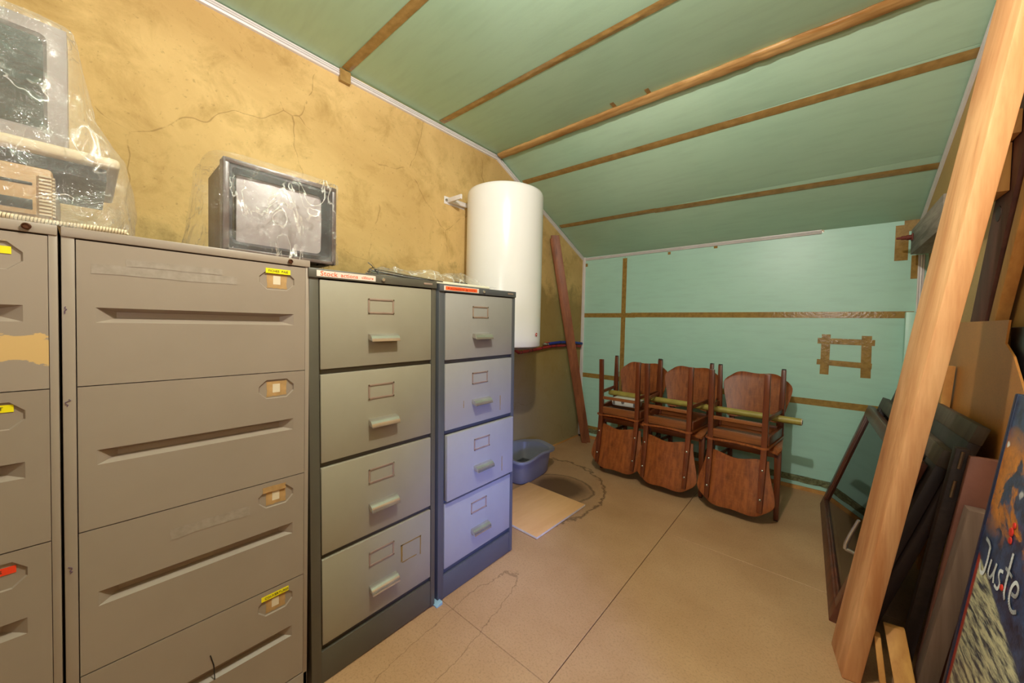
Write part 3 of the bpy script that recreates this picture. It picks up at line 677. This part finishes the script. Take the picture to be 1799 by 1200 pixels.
# bag tented from the monitor down to the cabinet
def mbag():
    mb = MB(); c = Vector((-1.40, -.215, 1.3395))
    def fn(a, b):
        th = 2*PI*a; ct, st = math.cos(th), math.sin(th); e = 7; rr = (abs(ct)**e+abs(st)**e)**(-1/e)
        levels = [(0, .212, .285), (.06, .205, .290), (.155, .205, .278), (.175, .203, .276), (.26, .196, .225), (.36, .192, .205), (.425, .185, .200), (.435, .10, .12), (.440, .01, .01)]
        s = b*(len(levels)-1); i = min(int(s), len(levels)-2); f_ = s-i
        z = levels[i][0]*(1-f_)+levels[i+1][0]*f_; hx = levels[i][1]*(1-f_)+levels[i+1][1]*f_; hy = levels[i][2]*(1-f_)+levels[i+1][2]*f_
        x, y = rr*ct*hx, rr*st*hy
        nv = noise.noise_vector(Vector((x*14, y*14+9, z*9)))+.5*noise.noise_vector(Vector((x*40, y*40, z*30)))
        w_ = .006+.006*(1-min(1, z/.15)) if z > 0 else .008
        return (c.x+x+nv.x*w_+ct*.006, c.y+y+nv.y*w_+st*.006, max(1.3400, c.z+z+nv.z*.004))
    mb.grid(fn, 96, 44, closed_u=True); return mb
tag(obj('plastic_bag', mbag(), M_FILM2, smooth=180), 'milky plastic bag tented over the computer monitor and case', 'plastic bag')
coil = [(-1.19+.006*math.sin(k*.02)+.0045*math.cos(k*.7), -.16+k*.0005, 1.3460+.0045*math.sin(k*.7)) for k in range(440)]
tag(obj('coiled_cable', MB().tube(coil, .0021, 6), M_BEIGE, smooth=60), 'cream coiled cable lying on the cabinet top before the computer', 'cable')
tag(obj('power_cable', MB().tube([(-1.32, .06, 1.345), (-1.27, .10, 1.3425), (-1.24, .15, 1.3425), (-1.30, .20, 1.3425), (-1.42, .24, 1.3425), (-1.5, .28, 1.3425)], .0032, 8), M_BLACK, smooth=60), 'black power cable on the cabinet top between computer and television', 'cable')
# things on the narrow cabinets
rods = thing('rod_bundle', (-1.24, .66, 1.323), 'bundle of thin metal hanging-file rods tied at the end, on the narrow cabinets', 'rods')
for k in range(6): obj('rod', MB().tube([(-.03+k*.011, .0, .014+.006*(k % 3)), (-.02+k*.011, .12, .012+.005*(k % 2)), (-.015+k*.010, .30, .010)], .0028, 8), M_STEEL if k % 2 else M_GREY, rods, smooth=60)
obj('tie_wire', MB().tube([(-.035, .014, .004), (-.03, .012, .03), (0, .012, .034), (.03, .014, .022), (.034, .012, .008), (0.0, .006, .04), (-.008, -.004, .05)], .0016, 6), M_BLACK, rods)
def flatbag():
    mb = MB()
    def fn(a, b):
        x = -1.47+.26*b; y = .66+.64*a; e = min(1, 6*min(a, 1-a))*min(1, 6*min(b, 1-b))
        z = 1.3275+e*(.045+.022*noise.noise(Vector((x*12, y*9, 2)))+.012*noise.noise(Vector((x*34, y*28, 5))))+.018*e*math.exp(-((y-1.13)/.07)**2)
        return (x+.010*noise.noise(Vector((x*9, y*9, 9))), y, max(z, 1.3255+.014*min(1, max(0, (a-.3)*9))))
    mb.grid(fn, 90, 40); return mb
tag(obj('plastic_bag', flatbag(), M_FILM, smooth=180), 'empty clear plastic bag lying flat across the two narrow cabinets', 'plastic bag')
tag(obj('flat_lid', MB().prism([(-1.205, .92, 1.3245), (-1.195, 1.23, 1.3265), (-1.25, 1.28, 1.3265), (-1.48, 1.29, 1.3265), (-1.50, .93, 1.3245)], (0, 0, .011)), M_CREAM, bevel=.003), 'cream flat plastic lid on top of the bluish-grey cabinet', 'lid')
tag(obj('dark_tool', MB().box(-1.33, -1.27, 1.09, 1.16, 1.338, 1.352), M_BLACK, bevel=.003), 'small dark object on the cream lid under the plastic bag', 'tool')

# ------------------------------------------------------------------ water heater, bracket, pipes
tx, ty, tr = -1.655, 1.840, .2553; z0, z1 = 1.022, 2.045
wh = thing('water_heater', (tx, ty, z0), 'tall white cylindrical electric water heater fixed to the ochre wall', 'water heater')
prof = [(0.0001, -.012), (tr-.06, -.010), (tr-.012, -.004), (tr-.002, .004), (tr, .012)]
obj('tank_body', MB().lathe([(tr-.004, .0), (tr, .006)]+[(tr, .05+k*.1) for k in range(9)]+[(tr, z1-z0-.03), (tr-.006, z1-z0-.012), (tr-.03, z1-z0), (.0001, z1-z0+.012)], seg=96), M_TANK, wh, smooth=50)
obj('bottom_cap', MB().lathe([(.0001, -.022), (tr-.05, -.018), (tr-.012, -.002), (tr-.010, .004), (.0001, .004)], seg=64), M_TANKD, wh, smooth=50)
ba = math.atan2(-1.84+.0, 1.655)-R(-6)      # badge faces the room
def on_tank(az, z, r): return (r*math.cos(az), r*math.sin(az), z)
az = R(10)
bmx = MB(); cz = .080
n = 6; P = [];
for k in range(24):
    a_ = 2*PI*k/24; P.append(on_tank(az+.020*math.cos(a_)/tr*1.25, cz+.015*math.sin(a_), tr+.0006))
bmx.prism(P, (0.0012*math.cos(az), .0012*math.sin(az), 0)); obj('badge', bmx, M_WHITE, wh)
P = [on_tank(az+.0125*math.cos(2*PI*k/6+PI/6+PI/6*0)/tr*1.1, cz+.0125*math.sin(2*PI*k/6+PI/6), tr+.0018) for k in range(6)]
obj('badge_emblem', MB().prism(P, (.001*math.cos(az), .001*math.sin(az), 0)), M_REDP, wh)
MT = Matrix.Translation(on_tank(az, cz, tr+.0036)) @ Matrix.Rotation(az, 4, 'Z') @ TM
text_mesh('ACI', .009, MT, 'badge_text', M_WHITE, wh)
obj('wall_bracket', MB().box(XL-tx, -.14, -.275, -.262, .945, .975).box(XL-tx, XL-tx+.004, -.30, -.12, .935, .985).box(XL-tx, XL-tx+.03, -.262, -.12, .945, .975), M_WHITE, wh, .002)
obj('bolt', MB().lathe([(.0001, 0), (.010, 0), (.009, .006), (.0001, .008)], (XL-tx+.004, -.283, .960), 6, 'x'), M_STEEL, wh)
# insulated pipes along the wall
def pipe(pts, r, mat, label, step):
    n = 60; P = []
    for i in range(n+1):
        t_ = i/n*(len(pts)-1); k = min(int(t_), len(pts)-2); f_ = t_-k; f_ = f_*f_*(3-2*f_); P.append(Vector(pts[k]).lerp(Vector(pts[k+1]), f_))
    t = thing('insulated_pipe', (0, 0, 0), label, 'pipe', 'insulated pipes below the water heater')
    obj('foam_sleeve', MB().tube(P, r, 12), mat, t, smooth=50); b = MB()
    for i in range(step, n, step): b.tube([P[i]+(P[i-1]-P[i]).normalized()*.004, P[i]+(P[i+1]-P[i]).normalized()*.004], r*1.12, 12)
    o = obj('tie_band', b, M_BLACK, t); return t
pipe([(-1.72, 2.00, 1.0), (-1.80, 2.20, .945), (XL+.025, 2.50, .945), (XL+.025, 2.80, .972), (XL+.025, 3.10, .972), (XL+.025, 3.34, .955)], .0125, M_RED, 'red foam-sleeved water pipe running along the ochre wall', 5)
pipe([(XL+.028, 2.76, .996), (XL+.028, 2.95, 1.006), (XL+.028, 3.15, 1.002), (XL+.028, 3.36, .985)], .0135, M_BLUE, 'blue foam-sleeved water pipe above the red one', 18)
vl = thing('shutoff_valve', (XL+.028, 2.70, .994), 'small chrome shut-off valve with a red lever beside the heater', 'valve')
obj('valve_body', MB().lathe([(.006, -.03), (.010, -.028), (.010, -.012), (.013, -.008), (.013, .010), (.010, .014), (.010, .05), (.004, .052)], (0, 0, 0), 12, 'y'), M_CHROME, vl, smooth=40)
obj('lever', MB().box(-.003, .006, .0, .07, .014, .020), M_REDP, vl, .001)
obj('valve_stem', MB().tube([(0, 0, .008), (0, 0, .017)], .004, 8), M_CHROME, vl)

# ------------------------------------------------------------------ floor items on the left
bs_ = thing('plywood_board', (-1.365, 1.835, 0), 'pale square plywood board lying flat on the floor', 'board', rotz=R(0))
obj('board', MB().box(-.232, .238, -.255, .250, .003, .015), M_PLY, bs_, .001)
obj('edge_band', MB().box(-.2325, .2385, -.2562, -.2550, .0035, .0145).box(.2382, .2392, -.255, .250, .0035, .0145), M_PLYE, bs_)
bs_.rotation_euler = (0, 0, R(-1.5))
tb = thing('plastic_basin', (-1.735, 2.20, 0), 'grey-blue rectangular plastic basin on the stained floor', 'basin')
def basin():
    mb = MB(); hx, hy = .165, .235
    lv = [(0.0001, 0.0001, .008), (.74, .74, .006), (.80, .80, .0), (.84, .84, .03), (.93, .93, .155), (.95, .95, .160), (1.04, 1.04, .164), (1.06, 1.06, .158), (1.05, 1.05, .15), (1.0, 1.0, .160), (.93, .93, .172), (.90, .90, .158), (.80, .80, .028), (.76, .76, .014), (.0001, .0001, .014)]
    lv = [(.0001, .0), (.78, .0), (.83, .012), (.93, .150), (.97, .152), (1.07, .150), (1.08, .160), (1.06, .168), (.97, .166), (.91, .160), (.81, .030), (.75, .012), (.0001, .012)]
    def fn(a, b):
        i = round(b*(len(lv)-1)); s, z = lv[i]; th = 2*PI*a; ct, st = math.cos(th), math.sin(th); e = 5
        rr = (abs(ct)**e+abs(st)**e)**(-1/e); zz = z+(.018*abs(math.cos(th*2))**2 if z > .1 else 0)
        return (hx*s*rr*ct, hy*s*rr*st, zz+.002)
    mb.grid(fn, 72, len(lv), closed_u=True); return mb
obj('basin_shell', basin(), M_TUB, tb, smooth=50)
wt = NT('water'); wt.b.inputs['Transmission Weight'].default_value = 1; wt.fin(srgb(150, 156, 150), .02); wt.b.inputs['IOR'].default_value = 1.33
obj('water', MB().grid(lambda a, b: ((a-.5)*.225, (b-.5)*.325, .05), 4, 4), wt.m, tb)
tb.rotation_euler = (0, 0, R(4)); tb.scale = (1, 1, 1.12)
# leaning planks in the corner
pk = thing('wooden_plank', (0, 0, 0), 'long red-brown tongue-and-groove plank leaning in the back left corner', 'plank')
def leaning_board(name, a, b, wv, tv_, mat, parent, bevel=.002):
    a, b, wv, tv_ = Vector(a), Vector(b), Vector(wv), Vector(tv_)
    return obj(name, MB().hexa([a, a+wv, a+wv+tv_, a+tv_], [b, b+wv, b+wv+tv_, b+tv_]), mat, parent, bevel)
leaning_board('board', (-1.80, 3.245, .0), (-1.918, 2.76, 1.985), (.062, .040, 0), (.016, -.018, 0), M_PLANK, pk)
leaning_board('groove_board', (-1.795, 3.215, .0), (-1.910, 2.735, 1.95), (.045, .018, 0), (.014, -.016, 0), M_PLANK, pk)

# ------------------------------------------------------------------ chairs
def upy(z):      # y of the rear upright centre at height z
    if z < .43: return .205-.015*(z/.43)
    return .19+.075*((z-.43)/.40)**1.15
def make_chair(label):
    t = thing('wooden_chair', (0, 0, 0), label, 'chair', 'stacked wooden chairs along the green wall')
    for s in (-1, 1):
        zz = [0, .15, .30, .43, .52, .62, .72, .81]; path = [(s*(.148-.004*z/.43), upy(z), z) for z in zz]; sec = []
        for z in zz:
            a = .0155 if z < .7 else .0135; b = .013+.004*max(0, 1-abs(z-.43)/.25)
            if z == .81: b *= .55
            sec.append([(-a, -b, 0), (a, -b, 0), (a, b, 0), (-a, b, 0)])
        ul = obj('rear_leg', MB().sweep(path, sec), M_CHAIR, t, .003)
        for z in (.57, .735):
            sc_ = obj('screw', MB().lathe([(.0001, 0), (.0082, 0), (.0066, .003), (.0001, .0044)], (0, 0, 0), 12, 'y'), M_STEEL, ul, smooth=60)
            sc_.location = (s*(.148-.004*z/.43), upy(z)+.0125, z)
        path = [(s*(.186-.004*z/.4), -.185+.010*(z/.4), z) for z in (0, .2, .432)]
        sec = [[(-q, -q, 0), (q, -q, 0), (q, q, 0), (-q, q, 0)] for q in (.0125, .0155, .018)]
        fl_ = obj('front_leg', MB().sweep(path, sec), M_CHAIR, t, .003)
        ft = obj('foot_cap', MB().box(-.011, .011, -.011, .011, -.006, .001), M_BLACK, fl_); ft.location = (s*.186, -.185, 0)
        # side rail and side stretcher
        obj('side_rail', MB().hexa([(s*.176, -.165, .375), (s*.196, -.165, .375), (s*.196, -.165, .430), (s*.176, -.165, .430)], [(s*.146, .178, .375), (s*.166, .178, .375), (s*.166, .178, .430), (s*.146, .178, .430)]), M_CHAIR, t, .002)
        obj('side_stretcher', MB().hexa([(s*.180, -.165, .255), (s*.192, -.165, .255), (s*.192, -.165, .28), (s*.180, -.165, .28)], [(s*.150, .190, .255), (s*.162, .190, .255), (s*.162, .190, .28), (s*.150, .190, .28)]), M_CHAIR, t, .002)
    obj('rear_rail', MB().box(-.140, .140, .180, .200, .378, .430), M_CHAIRX, t, .002)
    obj('front_rail', MB().box(-.170, .170, -.190, -.172, .378, .430), M_CHAIRX, t, .002)
    obj('rear_stretcher', MB().box(-.142, .142, .188, .202, .295, .318), M_CHAIRX, t, .002)
    obj('seat_brace', MB().box(-.165, .165, -.02, .03, .412, .428).box(-.155, .155, .09, .13, .412, .428), M_SEATD, t, .001)
    # seat: rounded plywood rolling down at the front
    def seat(a, b, dz=0.0):
        y = -.225+.435*b; wv = (.205-.035*b)*(1-.10*max(0, (.10-b)/.10)**2)
        x = (2*a-1)*wv
        z = .436-.004*math.cos((2*a-1)*PI)*(1 if b > .1 else 0)-(.022*((.13-b)/.13)**2 if b < .13 else 0)-(.008*max(0, abs(2*a-1)-.85)/.15)
        return (x, y, z+dz)
    mb = MB(); nu, nv = 21, 21
    mb.grid(lambda a, b: seat(a, b), nu, nv); mb.grid(lambda a, b: seat(a, b, .012), nu, nv); N = nu*nv
    rim = [i for i in range(nu)]+[j*nu+nu-1 for j in range(1, nv)]+[(nv-1)*nu+i for i in range(nu-2, -1, -1)]+[j*nu for j in range(nv-2, 0, -1)]
    mb.f += [(rim[k], rim[(k+1) % len(rim)], rim[(k+1) % len(rim)]+N, rim[k]+N) for k in range(len(rim))]
    obj('seat', mb, M_OAK, t, smooth=50)
    # curved backrest panel
    def back(a, b, dy=0.0):
        s = 2*a-1; wv = .168+.042*(.5-.5*math.cos(PI*min(1, b*1.15))); 
        if b > .74: wv *= 1-.24*((b-.74)/.26)**2.6
        zb = .530+.010*math.cos(s*4.2); zt = .848-.005*math.cos(s*4.6)-.030*abs(s)**5
        z = zb+(zt-zb)*b; x = s*wv
        return (x, upy(min(z, .83))-.0145-.020*s*s+.006+dy-.006, z)
    mb = MB(); nu, nv = 25, 17
    mb.grid(lambda a, b: back(a, b), nu, nv); mb.grid(lambda a, b: back(a, b, -.009), nu, nv); N = nu*nv
    rim = [i for i in range(nu)]+[j*nu+nu-1 for j in range(1, nv)]+[(nv-1)*nu+i for i in range(nu-2, -1, -1)]+[j*nu for j in range(nv-2, 0, -1)]
    mb.f += [(rim[k], rim[(k+1) % len(rim)], rim[(k+1) % len(rim)]+N, rim[k]+N) for k in range(len(rim))]
    obj('backrest', mb, M_OAK, t, smooth=50)
    return t
stacks = [(-1.185, 'left', .040, 1.5), (-.80, 'middle', 0, -1), (-.372, 'right', -.030, -2)]
first = None
for cx, nm, dy_, rz in stacks:
    L1 = 'upright varnished wooden chair at the bottom of the %s stack, against the green wall' % nm
    L2 = 'varnished wooden chair turned upside down on the %s stack, its back hanging down' % nm
    if nm == 'left': L2 = 'upside-down varnished wooden chair on the left stack, holding the white plastic box'
    if first is None:
        first = make_chair(L1); a_ = first; a_.location = (cx+.02, 2.935+dy_*.4, .006); a_.rotation_euler = (0, 0, R(rz))
    else: dup(first, (cx+.02, 2.935+dy_*.4, .006), (0, 0, R(rz)), L1)
    dup(first, (cx, 2.835+dy_, .905), (R(180), 0, R(rz)), L2)
# roll lying across the legs, box
a_, b_ = Vector((-1.375, 2.93, .600)), Vector((-.075, 2.86, .602))
tu = thing('cardboard_tube', tuple(a_), 'long olive-yellow cardboard tube laid across the legs of the upturned chairs', 'tube')
d_ = b_-a_; P = [d_*(k/12) for k in range(13)]
obj('tube_body', MB().tube(P, .0215, 20), M_TUBE, tu, smooth=50)
obj('tube_end', MB().tube([d_*1.0, d_*1.003], .0195, 18), M_TUBEE, tu)
obj('tube_hole', MB().tube([d_*1.002, d_*1.0045], .012, 14), M_BLACK, tu)
bx = thing('plastic_box', (-1.18, 2.84, .528), 'white plastic box with a lid on the underside of the left upturned chair', 'box')
obj('box_body', MB().hexa([(-.10, -.055, 0), (.10, -.055, 0), (.10, .055, 0), (-.10, .055, 0)], [(-.108, -.062, .048), (.108, -.062, .048), (.108, .062, .048), (-.108, .062, .048)]), M_BOXW, bx, .006)
obj('lid', MB().box(-.115, .115, -.068, .068, .048, .056), M_BOXW, bx, .003)
obj('latch', MB().lathe([(.0001, -.004), (.012, -.004), (.012, .002), (.0001, .002)], (-.01, -.062, .034), 16, 'y'), M_GREY, bx)
for s in (-1, 1): obj('corner_clip', MB().box(s*.085-.008, s*.085+.008, -.066, -.058, .012, .050), M_GREY, bx, .001)

# ------------------------------------------------------------------ the light pine post
pt = thing('pine_post', (.067, 1.796, 0), 'big light pine post leaning to the right in the foreground', 'post')
r8 = R(9); ld = Vector((math.sin(r8), -math.cos(r8), 0)); wd_ = Vector((math.cos(r8), math.sin(r8), 0))
W1, W2 = .160, .048; lean = Vector((.32, -.112, 2.44))
q = [Vector((0, 0, 0)), ld*W1, ld*W1+wd_*W2, wd_*W2]
obj('post', MB().hexa(q, [p+lean for p in q]), M_POST, pt, .005)
# timber behind
pu = thing('purlin', (.39, 2.2, 1.64), 'grey weathered square timber end next to the taped back wall', 'beam')
obj('timber', MB().box(0, .098, .28, 1.03, 0, .150), M_OLDW, pu, .003)
rb = thing('anchor_bolt', (.39, 3.175, 1.735), 'red rusty bolt sticking out of the grey timber end', 'bolt')
obj('shaft', MB().lathe([(.015, 0), (.015, -.026), (.012, -.028), (.012, -.046), (.008, -.05), (.006, -.068)][::-1], (0, 0, 0), 14, 'x'), M_RUST, rb, smooth=40)
obj('washer', MB().box(-.006, 0, -.02, .02, -.02, .02), M_RUST, rb, .002)
br = thing('dark_brace', (0, 0, 0), 'dark reddish old timber brace with a knot on the right wall', 'brace')
leaning_board('timber', (.446, 2.38, 1.0), (.446, 1.90, 1.98), (.042, 0, 0), (0, -.17, 0), M_DARKP, br)
obj('knot', MB().lathe([(.0001, -.002), (.026, -.001), (.028, .002)], (.4455, 2.03, 1.58), 20, 'x'), paint('knot', (58, 32, 26), .6), br)
bt = thing('light_batten', (0, 0, 0), 'light pine batten beside the dark reddish brace', 'batten')
leaning_board('batten', (.450, 2.195, 1.0), (.450, 1.72, 1.90), (.030, 0, 0), (0, -.060, 0), M_PINE, bt)
bk = thing('pine_block', (.40, 1.93, 1.63), 'rough light pine blocking behind the top of the post', 'block')
obj('block', MB().box(0, .044, -.0, .30, 0, .155), M_PINE, bk, .003)
tag(obj('pine_offcut', MB().box(.400, .444, 1.86, 2.20, 1.787, 1.86), M_PINEY, bevel=.003), 'short light pine offcut on top of the rough pine blocking', 'offcut')
# green foam strip in the back right corner
tag(obj('foam_strip', MB().box(.398, .482, 3.345, 3.385, 0, 1.30), M_FOAM_W, bevel=.004), 'narrow pale green foam board standing in the back right corner', 'foam board')

# ------------------------------------------------------------------ hardboard sheet behind the frames
hs = [(.444, 3.0, .3), (.4375, 3.0, 1.219), (.4375, 1.845, 1.211), (.4385, 1.868, 1.138), (.4390, 1.80, 1.10), (.4395, 1.70, .99), (.4400, 1.66, .84), (.4435, 1.66, .3)]
hb = tag(obj('hardboard_sheet', MB().prism(hs, (.005, 0, 0)), M_HARD), 'large brown hardboard sheet with a notched corner behind the window frames', 'sheet')
tag(leaning_board('orange_batten', (.40, 2.66, .0), (.405, 2.36, 1.03), (.028, 0, 0), (0, .035, 0), M_PINE, None), 'thin orange pine batten leaning between post and hardboard', 'batten')

# ------------------------------------------------------------------ window frames leaning on the right
def frame(org, L, H_, wo, label, mats, thick=.034, st=.062, ns=None, glass=True, handle=False, name='window_frame', midrail=False):
    u = (-.024, 1, 0); v = (.286, 0, .959)
    t = thing(name, (0, 0, 0), label, 'window frame', 'dark window frames leaning on the right', M=axes(org, u, v))
    v0 = wo*.298+.001; z0_, z1_ = wo, wo+thick
    ms, mr = mats; ns = ns or st
    obj('bottom_rail', MB().box(0, L, v0, v0+st, z0_, z1_), mr, t, .003); obj('top_rail', MB().box(0, L, v0+H_-st, v0+H_, z0_, z1_), mr, t, .003)
    obj('near_stile', MB().box(0, ns, v0+st*.99, v0+H_-st*.99, z0_+.001, z1_-.001), ms, t, .003); obj('far_stile', MB().box(L-st, L, v0+st*.99, v0+H_-st*.99, z0_+.001, z1_-.001), ms, t, .003)
    b = MB(); i = st; q = .012; zc_ = (z0_+z1_)/2
    for (a0, a1, c0, c1) in ((i, L-i, v0+i, v0+i+q), (i, L-i, v0+H_-i-q, v0+H_-i), (i, i+q, v0+i, v0+H_-i), (L-i-q, L-i, v0+i, v0+H_-i)): b.box(a0, a1, c0, c1, zc_-.008, zc_+.014)
    obj('glazing_bead', b, ms, t, .001)
    if glass: obj('pane', MB().box(i, L-i, v0+i, v0+H_-i, zc_-.002, zc_+.002), M_GLASS, t)
    if handle:
        h = obj('window_handle', MB().tube([(0, 0, 0), (0, 0, -.045)], .0075, 12).tube([(0, 0, -.045), (.002, .02, -.050), (.0, .06, -.051), (-.004, .135, -.049)], [.0075, .0075, .0068, .006], 12), M_CHROME, t, smooth=50)
        h.location = (st*.5, v0+.295, z0_); lbl(h, 'chrome lever handle')
        obj('handle_plate', MB().box(-.034, .034, -.014, .014, -.006, .0), M_BLACK, h, .003)
    return t
o1 = (.062, 1.931, 0)
frame(o1, 1.280, .735, 0.0, 'mahogany window frame with a glass pane and chrome handle, frontmost of the stack', (M_MAHO, M_MAHO), handle=True)
frame((.066, 1.90, 0), 1.285, .80, .036, 'dark wooden window frame directly behind the mahogany one', (M_DKFR, M_DKFR2), glass=False, ns=.12)
frame((.066, 1.875, 0), 1.29, .905, .070, 'tallest dark window frame, third in the leaning stack', (M_DKFR, M_DKFR2), glass=False, thick=.030, ns=.42)
frame((.066, 2.05, 0), 1.25, .80, .102, 'rearmost dark window frame, against the hardboard sheet', (M_DKFR, M_DKFR2), glass=False, thick=.026, ns=.5)
hn = thing('hinge_board', (0, 0, 0), 'dark narrow board with a steel hinge beside the red-brown board', 'board')
leaning_board('board', (.235, 1.80, 0), (.340, 1.80, .80), (.030, 0, 0), (0, .035, 0), M_DKFR, hn)
for k in range(2):
    f_ = .80+.12*k
    obj('hinge', MB().tube([(.250+.105*f_, 1.797, .80*f_), (.250+.105*(f_+.07), 1.797, .80*(f_+.07))], .005, 8), M_STEEL, hn)
rbd = thing('red_brown_board', (0, 0, 0), 'flat red-brown board leaning in front of the dark frames', 'board')
leaning_board('board', (.272, 1.775, 0), (.364, 1.775, .785), (.060, 0, 0), (0, .022, 0), M_REDB, rbd)
tag(leaning_board('dusty_plank', (.262, 1.70, 0), (.352, 1.70, .640), (.040, 0, 0), (0, .05, 0), M_GRYB, None), 'dusty grey-brown plank leaning before the red-brown board', 'plank')
tag(leaning_board('brown_plank', (.305, 1.62, 0), (.376, 1.62, .56), (.040, 0, 0), (0, .06, 0), M_REDB, None), 'short brown plank leaning behind the painting', 'plank')
tag(leaning_board('pale_batten', (.185, 1.60, .0), (.165, 1.66, .175), (.016, 0, 0), (0, .03, 0), M_PINE, None), 'pale short batten on the floor behind the pine post', 'batten')
tag(leaning_board('pine_offcut', (.222, 1.57, .0), (.190, 1.70, .20), (.05, .01, 0), (0, .02, 0), M_PINE, None), 'wider light pine offcut on the floor right of the pale batten', 'offcut')
tag(leaning_board('tan_board', (.40, 1.50, 0), (.418, 1.50, 1.28), (.012, 0, 0), (0, -.25, 0), M_HARDW, None), 'tan board standing at the right edge behind the painting', 'board')
tag(obj('black_panel', MB().box(.455, .475, 1.70, 1.90, .0, 1.19), M_BLACK, bevel=.003), 'black panel behind the notched corner of the hardboard sheet', 'panel')

# ------------------------------------------------------------------ painting
pa = thing('painting', (0, 0, 0), 'navy, orange and white abstract painting lettered "Juste" at the right edge', 'painting', M=axes((.234, 1.40, 0.0), (0, -1, 0), (.112, 0, 1)))
PH = 1.035; L = .55
obj('canvas', MB().box(0, L, 0, PH, -.022, 0.0), M_PAINT, pa, .004)
NAVY = paint('navy_edge', (22, 32, 62), .4)
obj('edge_strip', MB().box(-.002, .012, 0, PH, -.023, .0022), NAVY, pa, .003)
def stroke(pts, wv, mat, nm):
    mb = MB(); P = [Vector((p[0], p[1], 0)) for p in pts]
    Q = []
    for i in range((len(P)-1)*5+1):
        s = i/5; k = min(int(s), len(P)-2); f_ = s-k; p0 = P[max(k-1, 0)]; p1 = P[k]; p2 = P[k+1]; p3 = P[min(k+2, len(P)-1)]
        Q.append(.5*((2*p1)+(p2-p0)*f_+(2*p0-5*p1+4*p2-p3)*f_*f_+(3*p1-p0-3*p2+p3)*f_**3))
    n = len(Q)
    for i in range(n-1):
        d = (Q[min(i+1, n-1)]-Q[i]); d = d.normalized() if d.length > 0 else Vector((1, 0, 0)); nn_ = Vector((-d.y, d.x, 0))*wv
        mb.add([Q[i]-nn_+Vector((0, 0, .0012)), Q[i]+nn_+Vector((0, 0, .0012)), Q[i+1]+nn_+Vector((0, 0, .0016)), Q[i+1]-nn_+Vector((0, 0, .0016))], [(0, 1, 2, 3)])
    return obj(nm, mb, mat, pa)
LET = paint('white_brush_paint', (214, 218, 222), .4, 0, .12, 40)
u0, v0 = .060, .665
def S(pts, wv=.0045): stroke([(u0+x*1.2, v0+y*1.25) for x, y in pts], wv, LET, 'painted_letter')
S([(-.018, .022), (0, .020), (.012, .012)]); S([(.008, .016), (.010, -.01), (.006, -.035), (-.008, -.040), (-.018, -.028)])          # J
S([(.026, .0), (.025, -.025), (.036, -.030), (.046, -.014), (.050, .004), (.048, -.014), (.054, -.030)], .0038)                       # u
S([(.080, .004), (.068, .0), (.068, -.010), (.078, -.018), (.074, -.030), (.060, -.030)], .0036)                                      # s
S([(.098, .046), (.098, .01), (.100, -.02), (.108, -.030)], .0042); S([(.084, .014), (.100, .014), (.114, .012)], .0036)               # t
S([(.124, -.010), (.140, -.006), (.142, .008), (.130, .012), (.120, -.002), (.122, -.022), (.138, -.032), (.154, -.024)], .004)       # e
for (x, y, r) in ((.145, .755, .010), (.150, .738, .008), (.152, .772, .007), (.165, .640, .007)):
    obj('red_dab', MB().lathe([(.0001, 0), (r, 0), (r*.8, .0016), (.0001, .002)], (x, y, .0008), 12), M_REDP, pa)
